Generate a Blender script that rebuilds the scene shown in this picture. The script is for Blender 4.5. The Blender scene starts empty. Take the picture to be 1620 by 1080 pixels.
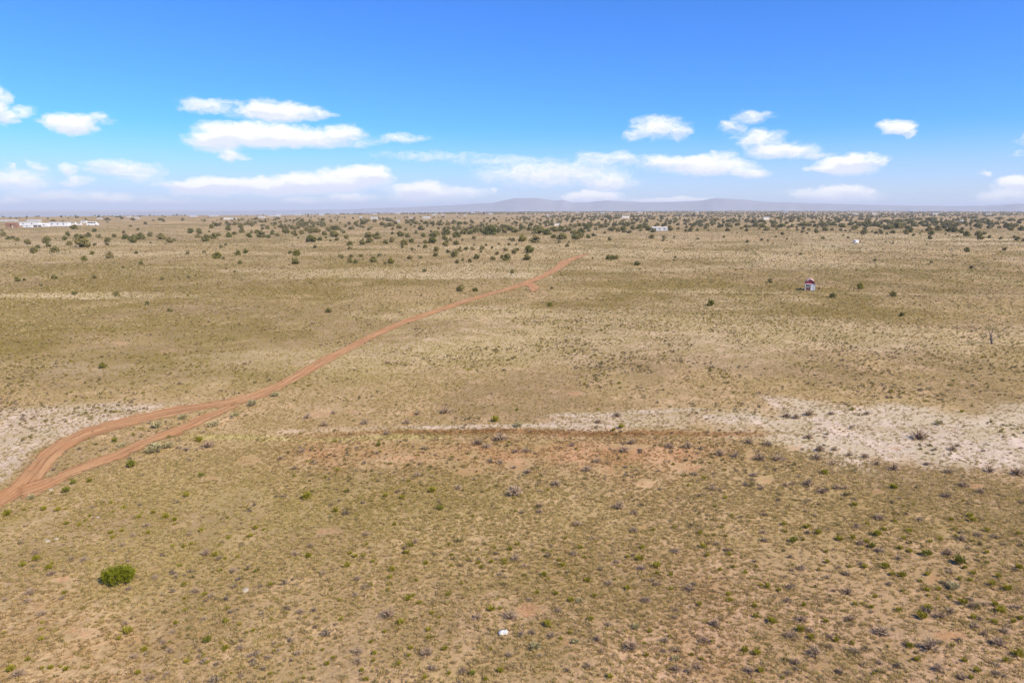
import bpy, bmesh, math, random
import numpy as np
from mathutils import Vector

S = bpy.context.scene
COL = S.collection
R = math.radians

# ---------------------------------------------------------------- camera, sky, sun, exposure
CAM_H = 20.0
PITCH = math.atan(211.0 / 1080.0)            # horizon at row 329 of the 1080-row photograph
cam_d = bpy.data.cameras.new('camera')
cam_d.sensor_width = 36.0
cam_d.lens = 24.0
cam_d.clip_start = 0.5
cam_d.clip_end = 200000.0
cam = bpy.data.objects.new('camera', cam_d)
COL.objects.link(cam)
cam.location = (0, 0, CAM_H)
cam.rotation_euler = (math.pi / 2 - PITCH, 0, 0)
S.camera = cam

SUN_AZ, SUN_EL = R(129), R(45)               # clockwise from the view direction
sun_d = bpy.data.lights.new('sun', 'SUN')
sun_d.energy = 4.4
sun_d.angle = R(5.0)
sun_d.color = (1.0, 0.91, 0.76)
sun = bpy.data.objects.new('sun', sun_d)
COL.objects.link(sun)
sdir = Vector((math.cos(SUN_EL) * math.sin(SUN_AZ), math.cos(SUN_EL) * math.cos(SUN_AZ), math.sin(SUN_EL)))
sun.rotation_euler = (-sdir).to_track_quat('-Z', 'Y').to_euler()

S.view_settings.view_transform = 'Standard'
S.view_settings.look = 'None'
S.view_settings.gamma = 1.0
S.view_settings.use_curve_mapping = False
S.view_settings.exposure = 0.72
S.cycles.max_bounces = 5
S.cycles.diffuse_bounces = 2
S.cycles.transparent_max_bounces = 8
S.cycles.volume_bounces = 0
S.cycles.use_denoising = True

cp, sp = math.cos(PITCH), math.sin(PITCH)


def ray(px, py):
    """direction in the world of a point of the photograph (numpy friendly)"""
    a = (np.asarray(px, float) - 810.0) / 1080.0
    b = (540.0 - np.asarray(py, float)) / 1080.0
    return a, cp + b * sp, -sp + b * cp


def sky_uv(px, py):
    x, y, z = ray(px, py)
    return np.arctan2(x, y), z / np.hypot(x, y)


# ------- world: Nishita sky, fair-weather cumulus given by direction
W = bpy.data.worlds.new('World')
S.world = W
W.use_nodes = True
nt = W.node_tree
nt.nodes.clear()


def nd(tree, t, **kw):
    n = tree.nodes.new(t)
    for k, v in kw.items():
        if k == 'ins':
            for i, val in v.items():
                n.inputs[i].default_value = val
        else:
            setattr(n, k, v)
    return n


def vm(tree, op, a, b=None, c=None, out=0):
    n = tree.nodes.new('ShaderNodeVectorMath')
    n.operation = op
    for i, s in enumerate((a, b, c)):
        if s is None:
            continue
        if hasattr(s, 'is_output'):
            tree.links.new(s, n.inputs[i])
        else:
            n.inputs[i].default_value = s
    return n.outputs[out]


def mt(tree, op, a, b=None, c=None, clamp=False):
    n = tree.nodes.new('ShaderNodeMath')
    n.operation = op
    n.use_clamp = clamp
    for i, s in enumerate((a, b, c)):
        if s is None:
            continue
        if hasattr(s, 'is_output'):
            tree.links.new(s, n.inputs[i])
        else:
            n.inputs[i].default_value = s
    return n.outputs[0]


def smooth(tree, v, lo, hi, a=0.0, b=1.0):
    n = tree.nodes.new('ShaderNodeMapRange')
    n.interpolation_type = 'SMOOTHSTEP'
    tree.links.new(v, n.inputs['Value'])
    n.inputs['From Min'].default_value = lo
    n.inputs['From Max'].default_value = hi
    n.inputs['To Min'].default_value = a
    n.inputs['To Max'].default_value = b
    return n.outputs[0]


def mixc(tree, f, a, b, mode='MIX'):
    n = tree.nodes.new('ShaderNodeMix')
    n.data_type = 'RGBA'
    n.blend_type = mode
    for i, s in ((0, f), (6, a), (7, b)):
        if hasattr(s, 'is_output'):
            tree.links.new(s, n.inputs[i])
        else:
            n.inputs[i].default_value = s if i == 0 else (*s[:3], 1.0)
    return n.outputs[2]


# cloud puffs: column, row, half-width, half-height (in the photograph's own rows), strength
PUFFS = [
    (112, 197, 56, 22, 1.0), (152, 188, 32, 14, .6), (-8, 165, 30, 38, .9), (36, 178, 24, 11, .6), (12, 184, 34, 14, .8),
    (325, 168, 52, 17, .72), (362, 160, 34, 9, .5),
    (440, 178, 92, 22, 1.0), (418, 170, 42, 16, .9), (505, 181, 34, 11, .7), (395, 214, 110, 26, 1.15), (345, 222, 66, 27, 1.0),
    (485, 218, 92, 22, 1.0), (540, 212, 46, 20, .9), (368, 246, 32, 12, .8), (570, 228, 44, 9, .5),
    (632, 219, 50, 11, .62), (600, 223, 30, 8, .4), (690, 246, 130, 9, .42), (800, 254, 140, 11, .45),
    (440, 295, 205, 16, 1.05), (560, 282, 72, 22, 1.1), (585, 276, 40, 17, 1.0), (475, 288, 60, 19, 1.0), (325, 296, 80, 16, 1.05),
    (28, 286, 62, 22, .62), (195, 266, 80, 19, .72), (165, 259, 32, 13, .55), (57, 262, 18, 12, .62), (105, 269, 24, 12, .6),
    (14, 263, 13, 10, .6), (118, 285, 36, 10, .55), (222, 281, 44, 9, .5),
    (668, 304, 62, 20, .95), (655, 298, 34, 13, .8), (722, 306, 66, 11, .6), (776, 303, 11, 8, .55),
    (870, 275, 150, 24, .62), (900, 262, 120, 12, .5), (960, 252, 70, 15, .62), (935, 247, 26, 12, .5), (985, 252, 34, 17, .6), (960, 288, 62, 17, .68),
    (1055, 258, 62, 16, .85), (1115, 262, 100, 19, 1.0), (1138, 247, 28, 13, .7), (1178, 272, 44, 12, .7),
    (1042, 201, 52, 24, .85), (1008, 212, 26, 13, .6), (1072, 209, 32, 14, .7),
    (1160, 201, 32, 13, .65), (1192, 186, 44, 15, .6), (1198, 222, 46, 21, .8), (1238, 238, 80, 17, .85), (1285, 247, 44, 9, .6),
    (1338, 262, 66, 19, 1.1), (1356, 255, 40, 15, 1.0), (1382, 255, 24, 10, .7), (1300, 269, 30, 8, .7),
    (1417, 202, 38, 15, .95), (1440, 208, 22, 9, .7),
    (1330, 310, 84, 15, .78), (1275, 309, 32, 12, .6), (1344, 302, 32, 12, .7),
    (1606, 291, 44, 15, 1.0), (1590, 312, 80, 13, .6), (1557, 273, 17, 7, .6), (1614, 220, 16, 13, .5), (1616, 243, 14, 7, .4),
    (940, 314, 62, 12, 1.1), (892, 318, 18, 7, .8), (1060, 318, 84, 8, .9),
    (90, 312, 100, 15, .5), (175, 315, 44, 13, .7), (16, 326, 38, 11, .85), (260, 319, 80, 10, .45), (480, 320, 50, 9, .62), (555, 314, 50, 8, .6),
    (-140, 230, 70, 24, .9), (-230, 290, 160, 20, .9), (-330, 180, 90, 26, 1.0), (1740, 205, 60, 20, .9), (1800, 280, 120, 20, 1.0), (1960, 220, 100, 24, .9),
]
tc = nd(nt, 'ShaderNodeTexCoord')
sep = nd(nt, 'ShaderNodeSeparateXYZ')
nt.links.new(tc.outputs['Generated'], sep.inputs[0])
X, Y, Z = sep.outputs
u0 = mt(nt, 'ARCTAN2', X, Y)
hyp = mt(nt, 'SQRT', mt(nt, 'MULTIPLY_ADD', X, X, mt(nt, 'MULTIPLY', Y, Y)))
v0 = mt(nt, 'DIVIDE', Z, mt(nt, 'MAXIMUM', hyp, 0.001))
cmb = nd(nt, 'ShaderNodeCombineXYZ')
nt.links.new(u0, cmb.inputs[0])
nt.links.new(v0, cmb.inputs[1])
uvv = cmb.outputs[0]
n_w = nd(nt, 'ShaderNodeTexNoise', ins={'Scale': 34.0, 'Detail': 4.0, 'Roughness': 0.55})
nt.links.new(vm(nt, 'MULTIPLY', uvv, (1, 1.7, 1)), n_w.inputs['Vector'])
warp = vm(nt, 'MULTIPLY', vm(nt, 'SUBTRACT', n_w.outputs['Color'], (.5, .5, .5)), (.050, .020, 0))
uw = vm(nt, 'ADD', uvv, warp)
sp2 = nd(nt, 'ShaderNodeSeparateXYZ')
nt.links.new(uw, sp2.inputs[0])
UU = nd(nt, 'ShaderNodeCombineXYZ')
VV = nd(nt, 'ShaderNodeCombineXYZ')
for i in range(3):
    nt.links.new(sp2.outputs[0], UU.inputs[i])
    nt.links.new(sp2.outputs[1], VV.inputs[i])
rows = []
for (cx, cy, rx, ry, st) in PUFFS:
    uc, vc = sky_uv(cx, cy)
    ur, _ = sky_uv(cx + rx, cy)
    _, vr = sky_uv(cx, cy - ry)
    rows.append((float(uc), float(vc), float(abs(ur - uc)), float(abs(vr - vc)) * (1.12 if cy > 268 else 1.0), st * (1.22 if cy > 268 else 1.0)))
while len(rows) % 3:
    rows.append((3.0, -3.0, .01, .01, 0.0))
acc = shade = None
for k in range(0, len(rows), 3):
    t = rows[k:k + 3]
    du = vm(nt, 'MULTIPLY_ADD', UU.outputs[0], tuple(1 / r[2] for r in t), tuple(-r[0] / r[2] for r in t))
    dv = vm(nt, 'MULTIPLY_ADD', VV.outputs[0], tuple(1 / r[3] for r in t), tuple(-r[1] / r[3] for r in t))
    dd = vm(nt, 'MULTIPLY_ADD', du, du, vm(nt, 'MULTIPLY', dv, dv))
    f = vm(nt, 'MULTIPLY_ADD', dd, tuple(-r[4] for r in t), tuple(r[4] for r in t))
    f = vm(nt, 'MAXIMUM', f, (0, 0, 0))
    acc = f if acc is None else vm(nt, 'MAXIMUM', acc, f)
    sh = vm(nt, 'MULTIPLY', f, dv)
    shade = sh if shade is None else vm(nt, 'ADD', shade, sh)
sa = nd(nt, 'ShaderNodeSeparateXYZ')
nt.links.new(acc, sa.inputs[0])
field = mt(nt, 'MAXIMUM', sa.outputs[0], mt(nt, 'MAXIMUM', sa.outputs[1], sa.outputs[2]))
shd = vm(nt, 'DOT_PRODUCT', shade, (1, 1, 1), out=1)
# the same fair-weather cloud field carried on round the rest of the sky
n_o = nd(nt, 'ShaderNodeTexNoise', ins={'Scale': 3.2, 'Detail': 6.0, 'Roughness': 0.55})
nt.links.new(vm(nt, 'MULTIPLY', tc.outputs['Generated'], (1.6, 1.6, 6.0)), n_o.inputs['Vector'])
absu = mt(nt, 'ABSOLUTE', u0)
away = smooth(nt, absu, .95, 1.25)
band = mt(nt, 'MULTIPLY', smooth(nt, v0, 0.0, .03), smooth(nt, v0, .16, .32, 1.0, 0.0))
other = mt(nt, 'MULTIPLY', mt(nt, 'MULTIPLY', smooth(nt, n_o.outputs[0], .52, .72), away), band)
field = mt(nt, 'MAXIMUM', field, other)
n_c = nd(nt, 'ShaderNodeTexNoise', ins={'Scale': 75.0, 'Detail': 6.0, 'Roughness': 0.6})
nt.links.new(vm(nt, 'MULTIPLY', uw, (1, 2.0, 1)), n_c.inputs['Vector'])
edge = mt(nt, 'MULTIPLY_ADD', mt(nt, 'SUBTRACT', n_c.outputs[0], .5), .75, field)
n_f = nd(nt, 'ShaderNodeTexNoise', ins={'Scale': 230.0, 'Detail': 4.0, 'Roughness': 0.6})
nt.links.new(vm(nt, 'MULTIPLY', uw, (1, 1.8, 1)), n_f.inputs['Vector'])
edge = mt(nt, 'MULTIPLY_ADD', mt(nt, 'SUBTRACT', n_f.outputs[0], .5), .42, edge)
gate = smooth(nt, field, .0, .20)
alpha = mt(nt, 'MULTIPLY', smooth(nt, edge, .03, .92), gate)
alpha = mt(nt, 'MULTIPLY', alpha, .97)
SKYN = nd(nt, 'ShaderNodeTexSky', sky_type='NISHITA')
SKYN.sun_disc = False
SKYN.sun_elevation = SUN_EL
SKYN.sun_rotation = SUN_AZ
SKYN.altitude = 1700
SKYN.air_density = 1.0
SKYN.dust_density = 0.6
SKYN.ozone_density = 2.0
sky_col = mixc(nt, 1.0, SKYN.outputs[0], (0.50, 1.28, 2.50), 'MULTIPLY')
bg1 = nd(nt, 'ShaderNodeBackground', ins={'Strength': 0.052})
nt.links.new(sky_col, bg1.inputs[0])
bg3 = nd(nt, 'ShaderNodeBackground', ins={'Color': (.87, .92, 1.0, 1), 'Strength': 0.50})
low_air = nd(nt, 'ShaderNodeMixShader')
nt.links.new(smooth(nt, v0, -.01, .115, .80, 0.0), low_air.inputs[0])
nt.links.new(bg1.outputs[0], low_air.inputs[1])
nt.links.new(bg3.outputs[0], low_air.inputs[2])
bg2 = nd(nt, 'ShaderNodeBackground', ins={'Strength': 0.72})
lit = mt(nt, 'MULTIPLY_ADD', mt(nt, 'SUBTRACT', n_c.outputs[0], .5), .9, mt(nt, 'MULTIPLY_ADD', shd, 1.9, .66), clamp=True)
nt.links.new(mixc(nt, lit, (0.74, 0.77, 0.91), (1.0, 0.985, 0.98)), bg2.inputs[0])
mixs = nd(nt, 'ShaderNodeMixShader')
nt.links.new(alpha, mixs.inputs[0])
nt.links.new(low_air.outputs[0], mixs.inputs[1])
nt.links.new(bg2.outputs[0], mixs.inputs[2])
wo = nd(nt, 'ShaderNodeOutputWorld')
nt.links.new(mixs.outputs[0], wo.inputs[0])
W.cycles.sampling_method = 'MANUAL'
W.cycles.sample_map_resolution = 512

# ---------------------------------------------------------------- noise, terrain, placing helpers
rng = np.random.default_rng(7)
random.seed(7)


def vnoise(x, y, seed=0):
    x = np.asarray(x, float)
    y = np.asarray(y, float)
    xi = np.floor(x).astype(np.int64)
    yi = np.floor(y).astype(np.int64)
    fx = x - xi
    fy = y - yi
    fx = fx * fx * (3 - 2 * fx)
    fy = fy * fy * (3 - 2 * fy)

    def hsh(a, b):
        n = (a * 374761393 + b * 668265263 + seed * 1274126177) & 0x7fffffff
        n = ((n ^ (n >> 13)) * 1274126177) & 0x7fffffff
        n = n ^ (n >> 16)
        return (n & 0xffff) / 65535.0
    a = hsh(xi, yi)
    b = hsh(xi + 1, yi)
    c = hsh(xi, yi + 1)
    d = hsh(xi + 1, yi + 1)
    return (a * (1 - fx) + b * fx) * (1 - fy) + (c * (1 - fx) + d * fx) * fy


def fbm(x, y, seed=0, octv=4, gain=.5):
    s = 0
    amp = 1.0
    tot = 0
    for o in range(octv):
        s = s + amp * vnoise(x * 2 ** o + 17.3 * o, y * 2 ** o - 9.1 * o, seed + o)
        tot += amp
        amp *= gain
    return s / tot


def sstep(a, b, v):
    t = np.clip((v - a) / (b - a), 0, 1)
    return t * t * (3 - 2 * t)


def height(x, y):
    x = np.asarray(x, float)
    y = np.asarray(y, float)
    r = np.hypot(x, y)
    th = np.arctan2(x, np.maximum(y, 1e-6))
    z = .16 * np.sin(x / 31 + 1.1) * np.sin(y / 43 + .4) + .07 * np.sin(x / 13 + y / 17)
    z = z + sstep(200, 900, r) * (.9 * np.sin(x / 160 + .6) * np.sin(y / 210 + .3) + .4 * np.sin(x / 71 - y / 97))
    d0 = np.interp(th, [-.66, -.3, -.1, .1, .35, .66], [1800, 2000, 2900, 3900, 4600, 4400])
    z = z - 55 * sstep(0, 2400, r - d0)
    return z


def ground(px, py):
    """the point of the terrain seen at a point of the photograph"""
    a, f, u = ray(px, py)
    z = 0.0
    for _ in range(6):
        t = (CAM_H - z) / np.maximum(-u, 1e-5)
        X_, Y_ = a * t, f * t
        z = height(X_, Y_)
    return X_, Y_, z


def project(x, y, z):
    dz = z - CAM_H
    dep = y * cp - dz * sp
    dep = np.where(dep > .5, dep, .5)
    up = y * sp + dz * cp
    return 810 + 1080 * x / dep, 540 - 1080 * up / dep, dep


def pip(px, py, poly):
    inside = np.zeros(np.shape(px), bool)
    n = len(poly)
    for i in range(n):
        x1, y1 = poly[i]
        x2, y2 = poly[(i + 1) % n]
        if y1 == y2:
            continue
        c = (y1 > py) != (y2 > py)
        inside ^= c & (px < (x2 - x1) * (py - y1) / (y2 - y1) + x1)
    return inside


# edges of the dirt roads as they lie on the plain
ROAD_A_L = [(-60, 812), (0, 779), (20, 766), (37, 746), (67, 713), (100, 693), (133, 678), (187, 663), (233, 653), (283, 643), (333, 636), (367, 631), (400, 621), (433, 608), (455, 597), (490, 577), (515, 563), (540, 551.5), (590, 526.5), (640, 505), (690, 489), (740, 472.5), (790, 459), (823, 448), (857, 434.5), (877, 423), (887, 413), (907, 406.8), (925, 402), (941, 398)]
ROAD_A_R = [(-60, 845), (0, 803), (30, 789), (66, 762), (82, 735), (103, 714), (136, 694), (170, 684), (214, 671), (267, 659), (320, 649), (350, 643), (376, 640), (410, 632), (433, 621), (467, 604), (500, 586), (520, 574), (540, 563), (590, 535.5), (640, 513.5), (690, 495.5), (740, 478.5), (773, 468), (807, 459.5), (833, 451), (860, 440), (887, 427), (903, 414), (925, 405), (943, 399)]
ROAD_B_L = [(20, 775), (66, 760), (117, 738), (167, 721), (207, 703), (233, 692), (273, 678), (310, 661), (350, 646), (376, 636)]
ROAD_B_R = [(20, 798), (62, 782), (110, 756), (160, 737), (200, 722), (222, 712), (242, 700), (287, 686), (317, 671), (350, 655), (384, 641)]
ROAD_C_L = [(818, 450), (832, 447.5), (845, 449), (854, 453), (855, 456)]
ROAD_C_R = [(824, 453.5), (836, 452.5), (837, 458), (843, 462.5), (853, 460)]
ROAD_POLYS = [ROAD_A_L + ROAD_A_R[::-1], ROAD_B_L + ROAD_B_R[::-1], ROAD_C_L + ROAD_C_R[::-1]]
SPOTS = [(502, 655, 22, 5), (335, 757, 14, 5), (958, 745, 16, 6), (742, 747, 28, 7), (1020, 765, 16, 7), (1213, 759, 14, 5), (1547, 769, 14, 5), (985, 708, 32, 6), (820, 735, 20, 10), (1188, 722, 9, 9), (1262, 708, 22, 5), (100, 917, 18, 9), (520, 840, 22, 5), (845, 966, 24, 10), (950, 985, 18, 9), (900, 1016, 14, 6), (318, 1005, 13, 5), (1475, 918, 13, 7), (1385, 778, 20, 6), (1365, 803, 10, 6), (1020, 835, 10, 4), (1300, 1055, 26, 9), (1510, 1005, 30, 8), (1090, 740, 22, 6), (190, 543, 12, 2.5), (910, 622, 14, 4), (650, 655, 12, 3), (560, 652, 14, 3), (390, 728, 20, 8), (60, 960, 12, 6), (130, 1000, 25, 6), (700, 870, 12, 4), (640, 815, 20, 5), (880, 915, 12, 4), (240, 900, 18, 4), (1420, 708, 12, 3), (430, 612, 8, 2)]


def ell(px, py, cx, cy, rx, ry):
    return np.exp(-(((px - cx) / rx) ** 2 + ((py - cy) / ry) ** 2))


def zones(x, y):
    """how bare, red, olive or green each place of the plain is"""
    z = height(x, y)
    px, py, dep = project(x, y, z)
    front = y > 8
    px = np.where(front, px, -5000)
    py = np.where(front, py, 3000)
    n1 = fbm(x / 9, y / 14, 3)
    n2 = fbm(x / 28, y / 60, 11)
    n3 = fbm(x / 2.3, y / 3.5, 29, 3)
    jit = (n1 - .5) * 26 + (n3 - .5) * 16
    top = np.interp(px, [560, 640, 800, 960, 1100, 1250, 1450, 1620, 2000], [677, 676, 668, 654, 641, 631, 634, 638, 650])
    bot = np.interp(px, [560, 640, 900, 1100, 1200, 1280, 1350, 1500, 1620, 2000], [681, 682, 681, 682, 697, 731, 746, 750, 753, 765])
    sc = np.clip((bot - top) / 60, .15, 1)
    dist = np.minimum(py - top, bot - py) + jit * 2.1 * sc
    pale = sstep(-15, 24, dist / np.maximum(sc, .4)) * sstep(600, 760, px) * (.62 + .38 * sstep(950, 1350, px))
    # grassier strip through the pale ground
    pale *= 1 - .55 * np.exp(-((py - np.interp(px, [900, 1200, 1620], [668, 675, 682])) / 7) ** 2) * sstep(950, 1100, px) * (.4 + .6 * n1)
    ps = np.exp(-((py - np.interp(px, [400, 620, 800, 1000], [684, 676, 674, 671]) - (n1 - .5) * 5) / 3.0) ** 2) * (.45 * sstep(380, 450, px) + .55 * sstep(610, 680, px)) * sstep(1160, 1000, px)
    ps = np.maximum(ps, .9 * np.exp(-((py - np.interp(px, [820, 960, 1100], [660, 654, 650]) - (n1 - .5) * 6) / 4.0) ** 2) * sstep(820, 900, px) * sstep(1200, 1080, px))
    pale = np.maximum(pale, ps * .95)
    topl = np.interp(px, [-400, 0, 90, 180, 330], [670, 645, 638, 629, 631])
    botl = np.interp(px, [-400, 0, 30, 60, 140, 220, 330], [900, 768, 742, 716, 684, 656, 640])
    dl = np.minimum(py - topl, botl - py) + jit * .7
    pale_l = sstep(-4, 12, dl) * sstep(350, 300, px) * .66
    pale = np.maximum(pale, pale_l)
    band = np.exp(-((py - 718) / 32) ** 2) * sstep(380, 520, px) * sstep(1260, 1080, px)
    red = band * sstep(.40, .66, n1 * .7 + n3 * .3 + .10 * band)
    red = np.maximum(red, .80 * band * sstep(.15, .5, n2 + .15))
    red = np.maximum(red, .5 * sstep(.62, .76, n1) * sstep(560, 640, py))
    spot = np.zeros_like(px)
    for (cx, cy, rx, ry) in SPOTS:
        d = ((px - cx) / rx) ** 2 + ((py - cy) / ry) ** 2
        spot = np.maximum(spot, sstep(1.5, .5, d + (n3 - .5) * 2.8))
    line = np.exp(-((py - np.interp(px, [400, 600, 800, 1080, 1250], [694, 684, 682.5, 684.5, 687]) - (n1 - .5) * 9) / 4.6) ** 2) * (.6 * sstep(380, 460, px) + .4 * sstep(560, 760, px)) * sstep(1330, 1150, px)
    yline = np.exp(-((py - np.interp(px, [280, 420, 540, 720], [691, 692, 695, 688]) - (n1 - .5) * 6) / 3.4) ** 2) * sstep(270, 330, px) * sstep(760, 680, px)
    olive = .9 * ell(px, py, 260, 440, 420, 26) + .7 * ell(px, py, 200, 500, 300, 26) + 1.0 * ell(px, py, 1230, 490, 300, 28) + .6 * ell(px, py, 560, 430, 200, 16) + .5 * ell(px, py, 1100, 430, 300, 14)
    olive += .6 * ell(px, py, 1330, 830, 180, 45) + .45 * ell(px, py, 640, 780, 150, 40) + .4 * ell(px, py, 900, 920, 160, 60) + .4 * ell(px, py, 1560, 900, 100, 80)
    olive = np.maximum(olive, .85 * sstep(.47, .62, fbm(x / 70, y / 34, 83, 5, .6)) * sstep(640, 560, py))
    olive = np.clip(olive * (.35 + 1.3 * sstep(.35, .65, n2 * .5 + n1 * .5)), 0, 1)
    green = np.clip(.9 * ell(px, py, 640, 540, 330, 60) + .7 * ell(px, py, 330, 580, 280, 40) + .6 * ell(px, py, 250, 400, 420, 30) + .55 * ell(px, py, 240, 850, 420, 120) + .5 * ell(px, py, 620, 800, 300, 60), 0, 1)
    # pale streaks of thin soil across the middle distance
    dark = sstep(.53, .64, fbm(x / 24, y / 24, 131, 5, .62)) * sstep(640, 560, py) * (.60 + .40 * np.clip(ell(px, py, 220, 460, 460, 60) + ell(px, py, 1250, 470, 380, 50), 0, 1))
    olive = np.clip(np.maximum(olive, dark), 0, 1)
    streak = sstep(.47, .66, fbm(x / 55, y / 26, 41, 5, .6)) * sstep(620, 540, py) * sstep(352, 380, py)
    streak = np.clip(streak * (.55 + .5 * ell(px, py, 100, 480, 260, 30) + .6 * ell(px, py, 760, 440, 260, 14) + .6 * ell(px, py, 1450, 390, 340, 22)), 0, 1)
    track = np.exp(-((py - np.interp(px, [1500, 1523, 1552, 1580, 1640], [427, 430, 436, 443, 452])) / 2.2) ** 2) * sstep(1500, 1530, px)
    track = np.maximum(track, .6 * np.exp(-((py - np.interp(px, [850, 1080, 1300, 1640], [461, 462, 463, 468])) / 1.4) ** 2) * sstep(850, 900, px))
    cut = .8 * np.exp(-((py - 465.6) / 1.0) ** 2) * sstep(1090, 1140, px) * sstep(1310, 1290, px)
    far_pale = .6 * ell(px, py, 1350, 392, 420, 16) + .35 * ell(px, py, 900, 400, 300, 20)
    return dict(gx=x, gy=y, px=px, py=py, dep=dep, pale=pale, red=red, spot=spot, line=line, yline=yline, olive=olive, green=green, streak=streak, track=track, cut=cut, far_pale=far_pale, n1=n1, n2=n2, n3=n3)


def lerp(c, d, w):
    return c * (1 - w[..., None]) + np.array(d) * w[..., None]


def soil(zn):
    c = np.ones(zn['px'].shape + (3,)) * np.array((.43, .300, .175))
    c = lerp(c, (.36, .27, .135), zn['green'] * .8)
    c = lerp(c, (.43, .275, .195), sstep(800, 960, zn['py']) * sstep(700, 1150, zn['px']) * .7)
    c = lerp(c, (.33, .225, .135), .75 * sstep(.48, .64, fbm(zn['px'] * 0 + zn['gx'] / 17, zn['gy'] / 23, 97, 4, .6)))
    c = lerp(c, (.45, .335, .205), np.clip(zn['far_pale'], 0, 1))
    c = lerp(c, (.235, .168, .062), zn['olive'] * .88)
    c = lerp(c, (.52, .40, .27), zn['streak'] * .95)
    c = lerp(c, (.54, .45, .21), zn['yline'] * .8)
    c = lerp(c, (.56, .46, .29), np.clip(zn['track'], 0, 1) * .55)
    c = lerp(c, (.19, .14, .06), zn['cut'] * .8)
    k = .86 + .28 * zn['n2'] + .10 * (zn['n1'] - .5)
    return np.clip(c * k[..., None] * np.array((.97, .95, .86)), 0, .9)


# ---------------------------------------------------------------- materials
MATS = {}


def new_mat(name):
    m = bpy.data.materials.new(name)
    m.use_nodes = True
    t = m.node_tree
    b = t.nodes['Principled BSDF']
    b.inputs['Specular IOR Level'].default_value = 0.15
    b.inputs['Roughness'].default_value = .9
    MATS[name] = m
    return m, t, b


def attr(t, name, typ='GEOMETRY'):
    n = t.nodes.new('ShaderNodeAttribute')
    n.attribute_name = name
    n.attribute_type = typ
    return n


def noise(t, vec, scale, detail=3.0, rough=.55):
    n = nd(t, 'ShaderNodeTexNoise', ins={'Scale': scale, 'Detail': detail, 'Roughness': rough})
    if vec is not None:
        t.links.new(vec, n.inputs['Vector'])
    return n.outputs[0]


def bump(t, b, h, strength, dist):
    n = nd(t, 'ShaderNodeBump', ins={'Strength': strength, 'Distance': dist})
    t.links.new(h, n.inputs['Height'])
    t.links.new(n.outputs[0], b.inputs['Normal'])


# bare soil and matted dry grass of the plain
m, t, b = new_mat('plain_soil')
co = nd(t, 'ShaderNodeTexCoord').outputs['Object']
base = attr(t, 'soil').outputs['Color']
f1 = noise(t, co, 6.5, 4, .65)
f2 = noise(t, co, 1.3, 4, .6)
f3 = noise(t, co, .28, 4, .6)
f4 = noise(t, co, .07, 3, .6)
sp_ = smooth(t, f2, .36, .66)
brk = noise(t, co, 2.1, 5, .68)
brk2 = noise(t, co, .55, 4, .6)


def broken(name, lo, hi, amp=1.1):
    w = mt(t, 'MULTIPLY_ADD', mt(t, 'SUBTRACT', mt(t, 'MULTIPLY_ADD', brk2, .6, mt(t, 'MULTIPLY', brk, .4)), .5), amp, attr(t, name).outputs['Fac'])
    return smooth(t, w, lo, hi)


base = mixc(t, mt(t, 'MULTIPLY', broken('pale', .10, .90, 1.3), .88), base, (.535, .425, .335))
base = mixc(t, mt(t, 'MULTIPLY', broken('rust', .22, .95, 1.6), .78), base, (.43, .205, .098))
base = mixc(t, mt(t, 'MULTIPLY', broken('line', .22, .85, 1.9), .80), base, (.29, .148, .058))
c1 = mixc(t, smooth(t, f1, .36, .64), vm(t, 'MULTIPLY', base, (.62, .60, .56)), vm(t, 'MULTIPLY', base, (1.16, 1.16, 1.14)))
c2 = mixc(t, mt(t, 'MULTIPLY', smooth(t, f2, .40, .62), .55), c1, vm(t, 'MULTIPLY', base, (.80, .82, .70)))
c3 = mixc(t, mt(t, 'MULTIPLY', smooth(t, f3, .48, .62), .70), c2, vm(t, 'MULTIPLY', base, (.72, .72, .55)))
c4 = mixc(t, mt(t, 'MULTIPLY', smooth(t, f3, .47, .34), .55), c3, vm(t, 'MULTIPLY', base, (1.22, 1.20, 1.22)))
c5 = mixc(t, mt(t, 'MULTIPLY', smooth(t, f4, .46, .60), .60), c4, vm(t, 'MULTIPLY', base, (.84, .86, .70)))
t.links.new(c5, b.inputs['Base Color'])
bump(t, b, mt(t, 'MULTIPLY_ADD', f1, .35, f2), .8, .16)

# red dirt road: wheel tracks run along it, ragged edges fade out
m, t, b = new_mat('red_dirt')
co = nd(t, 'ShaderNodeTexCoord').outputs['Object']
ac = attr(t, 'across').outputs['Fac']
al = attr(t, 'along').outputs['Fac']
wd = attr(t, 'road_width').outputs['Fac']
cb = nd(t, 'ShaderNodeCombineXYZ')
t.links.new(mt(t, 'MULTIPLY', ac, wd), cb.inputs[0])
t.links.new(mt(t, 'MULTIPLY', al, .05), cb.inputs[1])
st = noise(t, cb.outputs[0], 2.6, 4, .6)
fn = noise(t, co, 5.0, 5, .65)
md = noise(t, co, .35, 3, .5)
ca = mixc(t, smooth(t, st, .39, .61), (.240, .115, .050), (.425, .235, .105))
ca = mixc(t, mt(t, 'MULTIPLY', smooth(t, fn, .42, .68), .35), ca, (.50, .29, .13))
ca = mixc(t, mt(t, 'MULTIPLY', smooth(t, md, .45, .7), .4), ca, (.40, .17, .066))
t.links.new(ca, b.inputs['Base Color'])
bump(t, b, mt(t, 'MULTIPLY_ADD', fn, .3, st), .7, .10)
ed = mt(t, 'MULTIPLY', mt(t, 'MINIMUM', ac, mt(t, 'SUBTRACT', 1.0, ac)), wd)
ends = mt(t, 'MULTIPLY', attr(t, 'end_fade').outputs['Fac'], 3.0)
en = mt(t, 'MULTIPLY_ADD', mt(t, 'SUBTRACT', noise(t, co, .6, 7, .78), .5), 3.6, mt(t, 'MINIMUM', ed, ends))
a_ = smooth(t, en, .16, .70)
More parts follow.
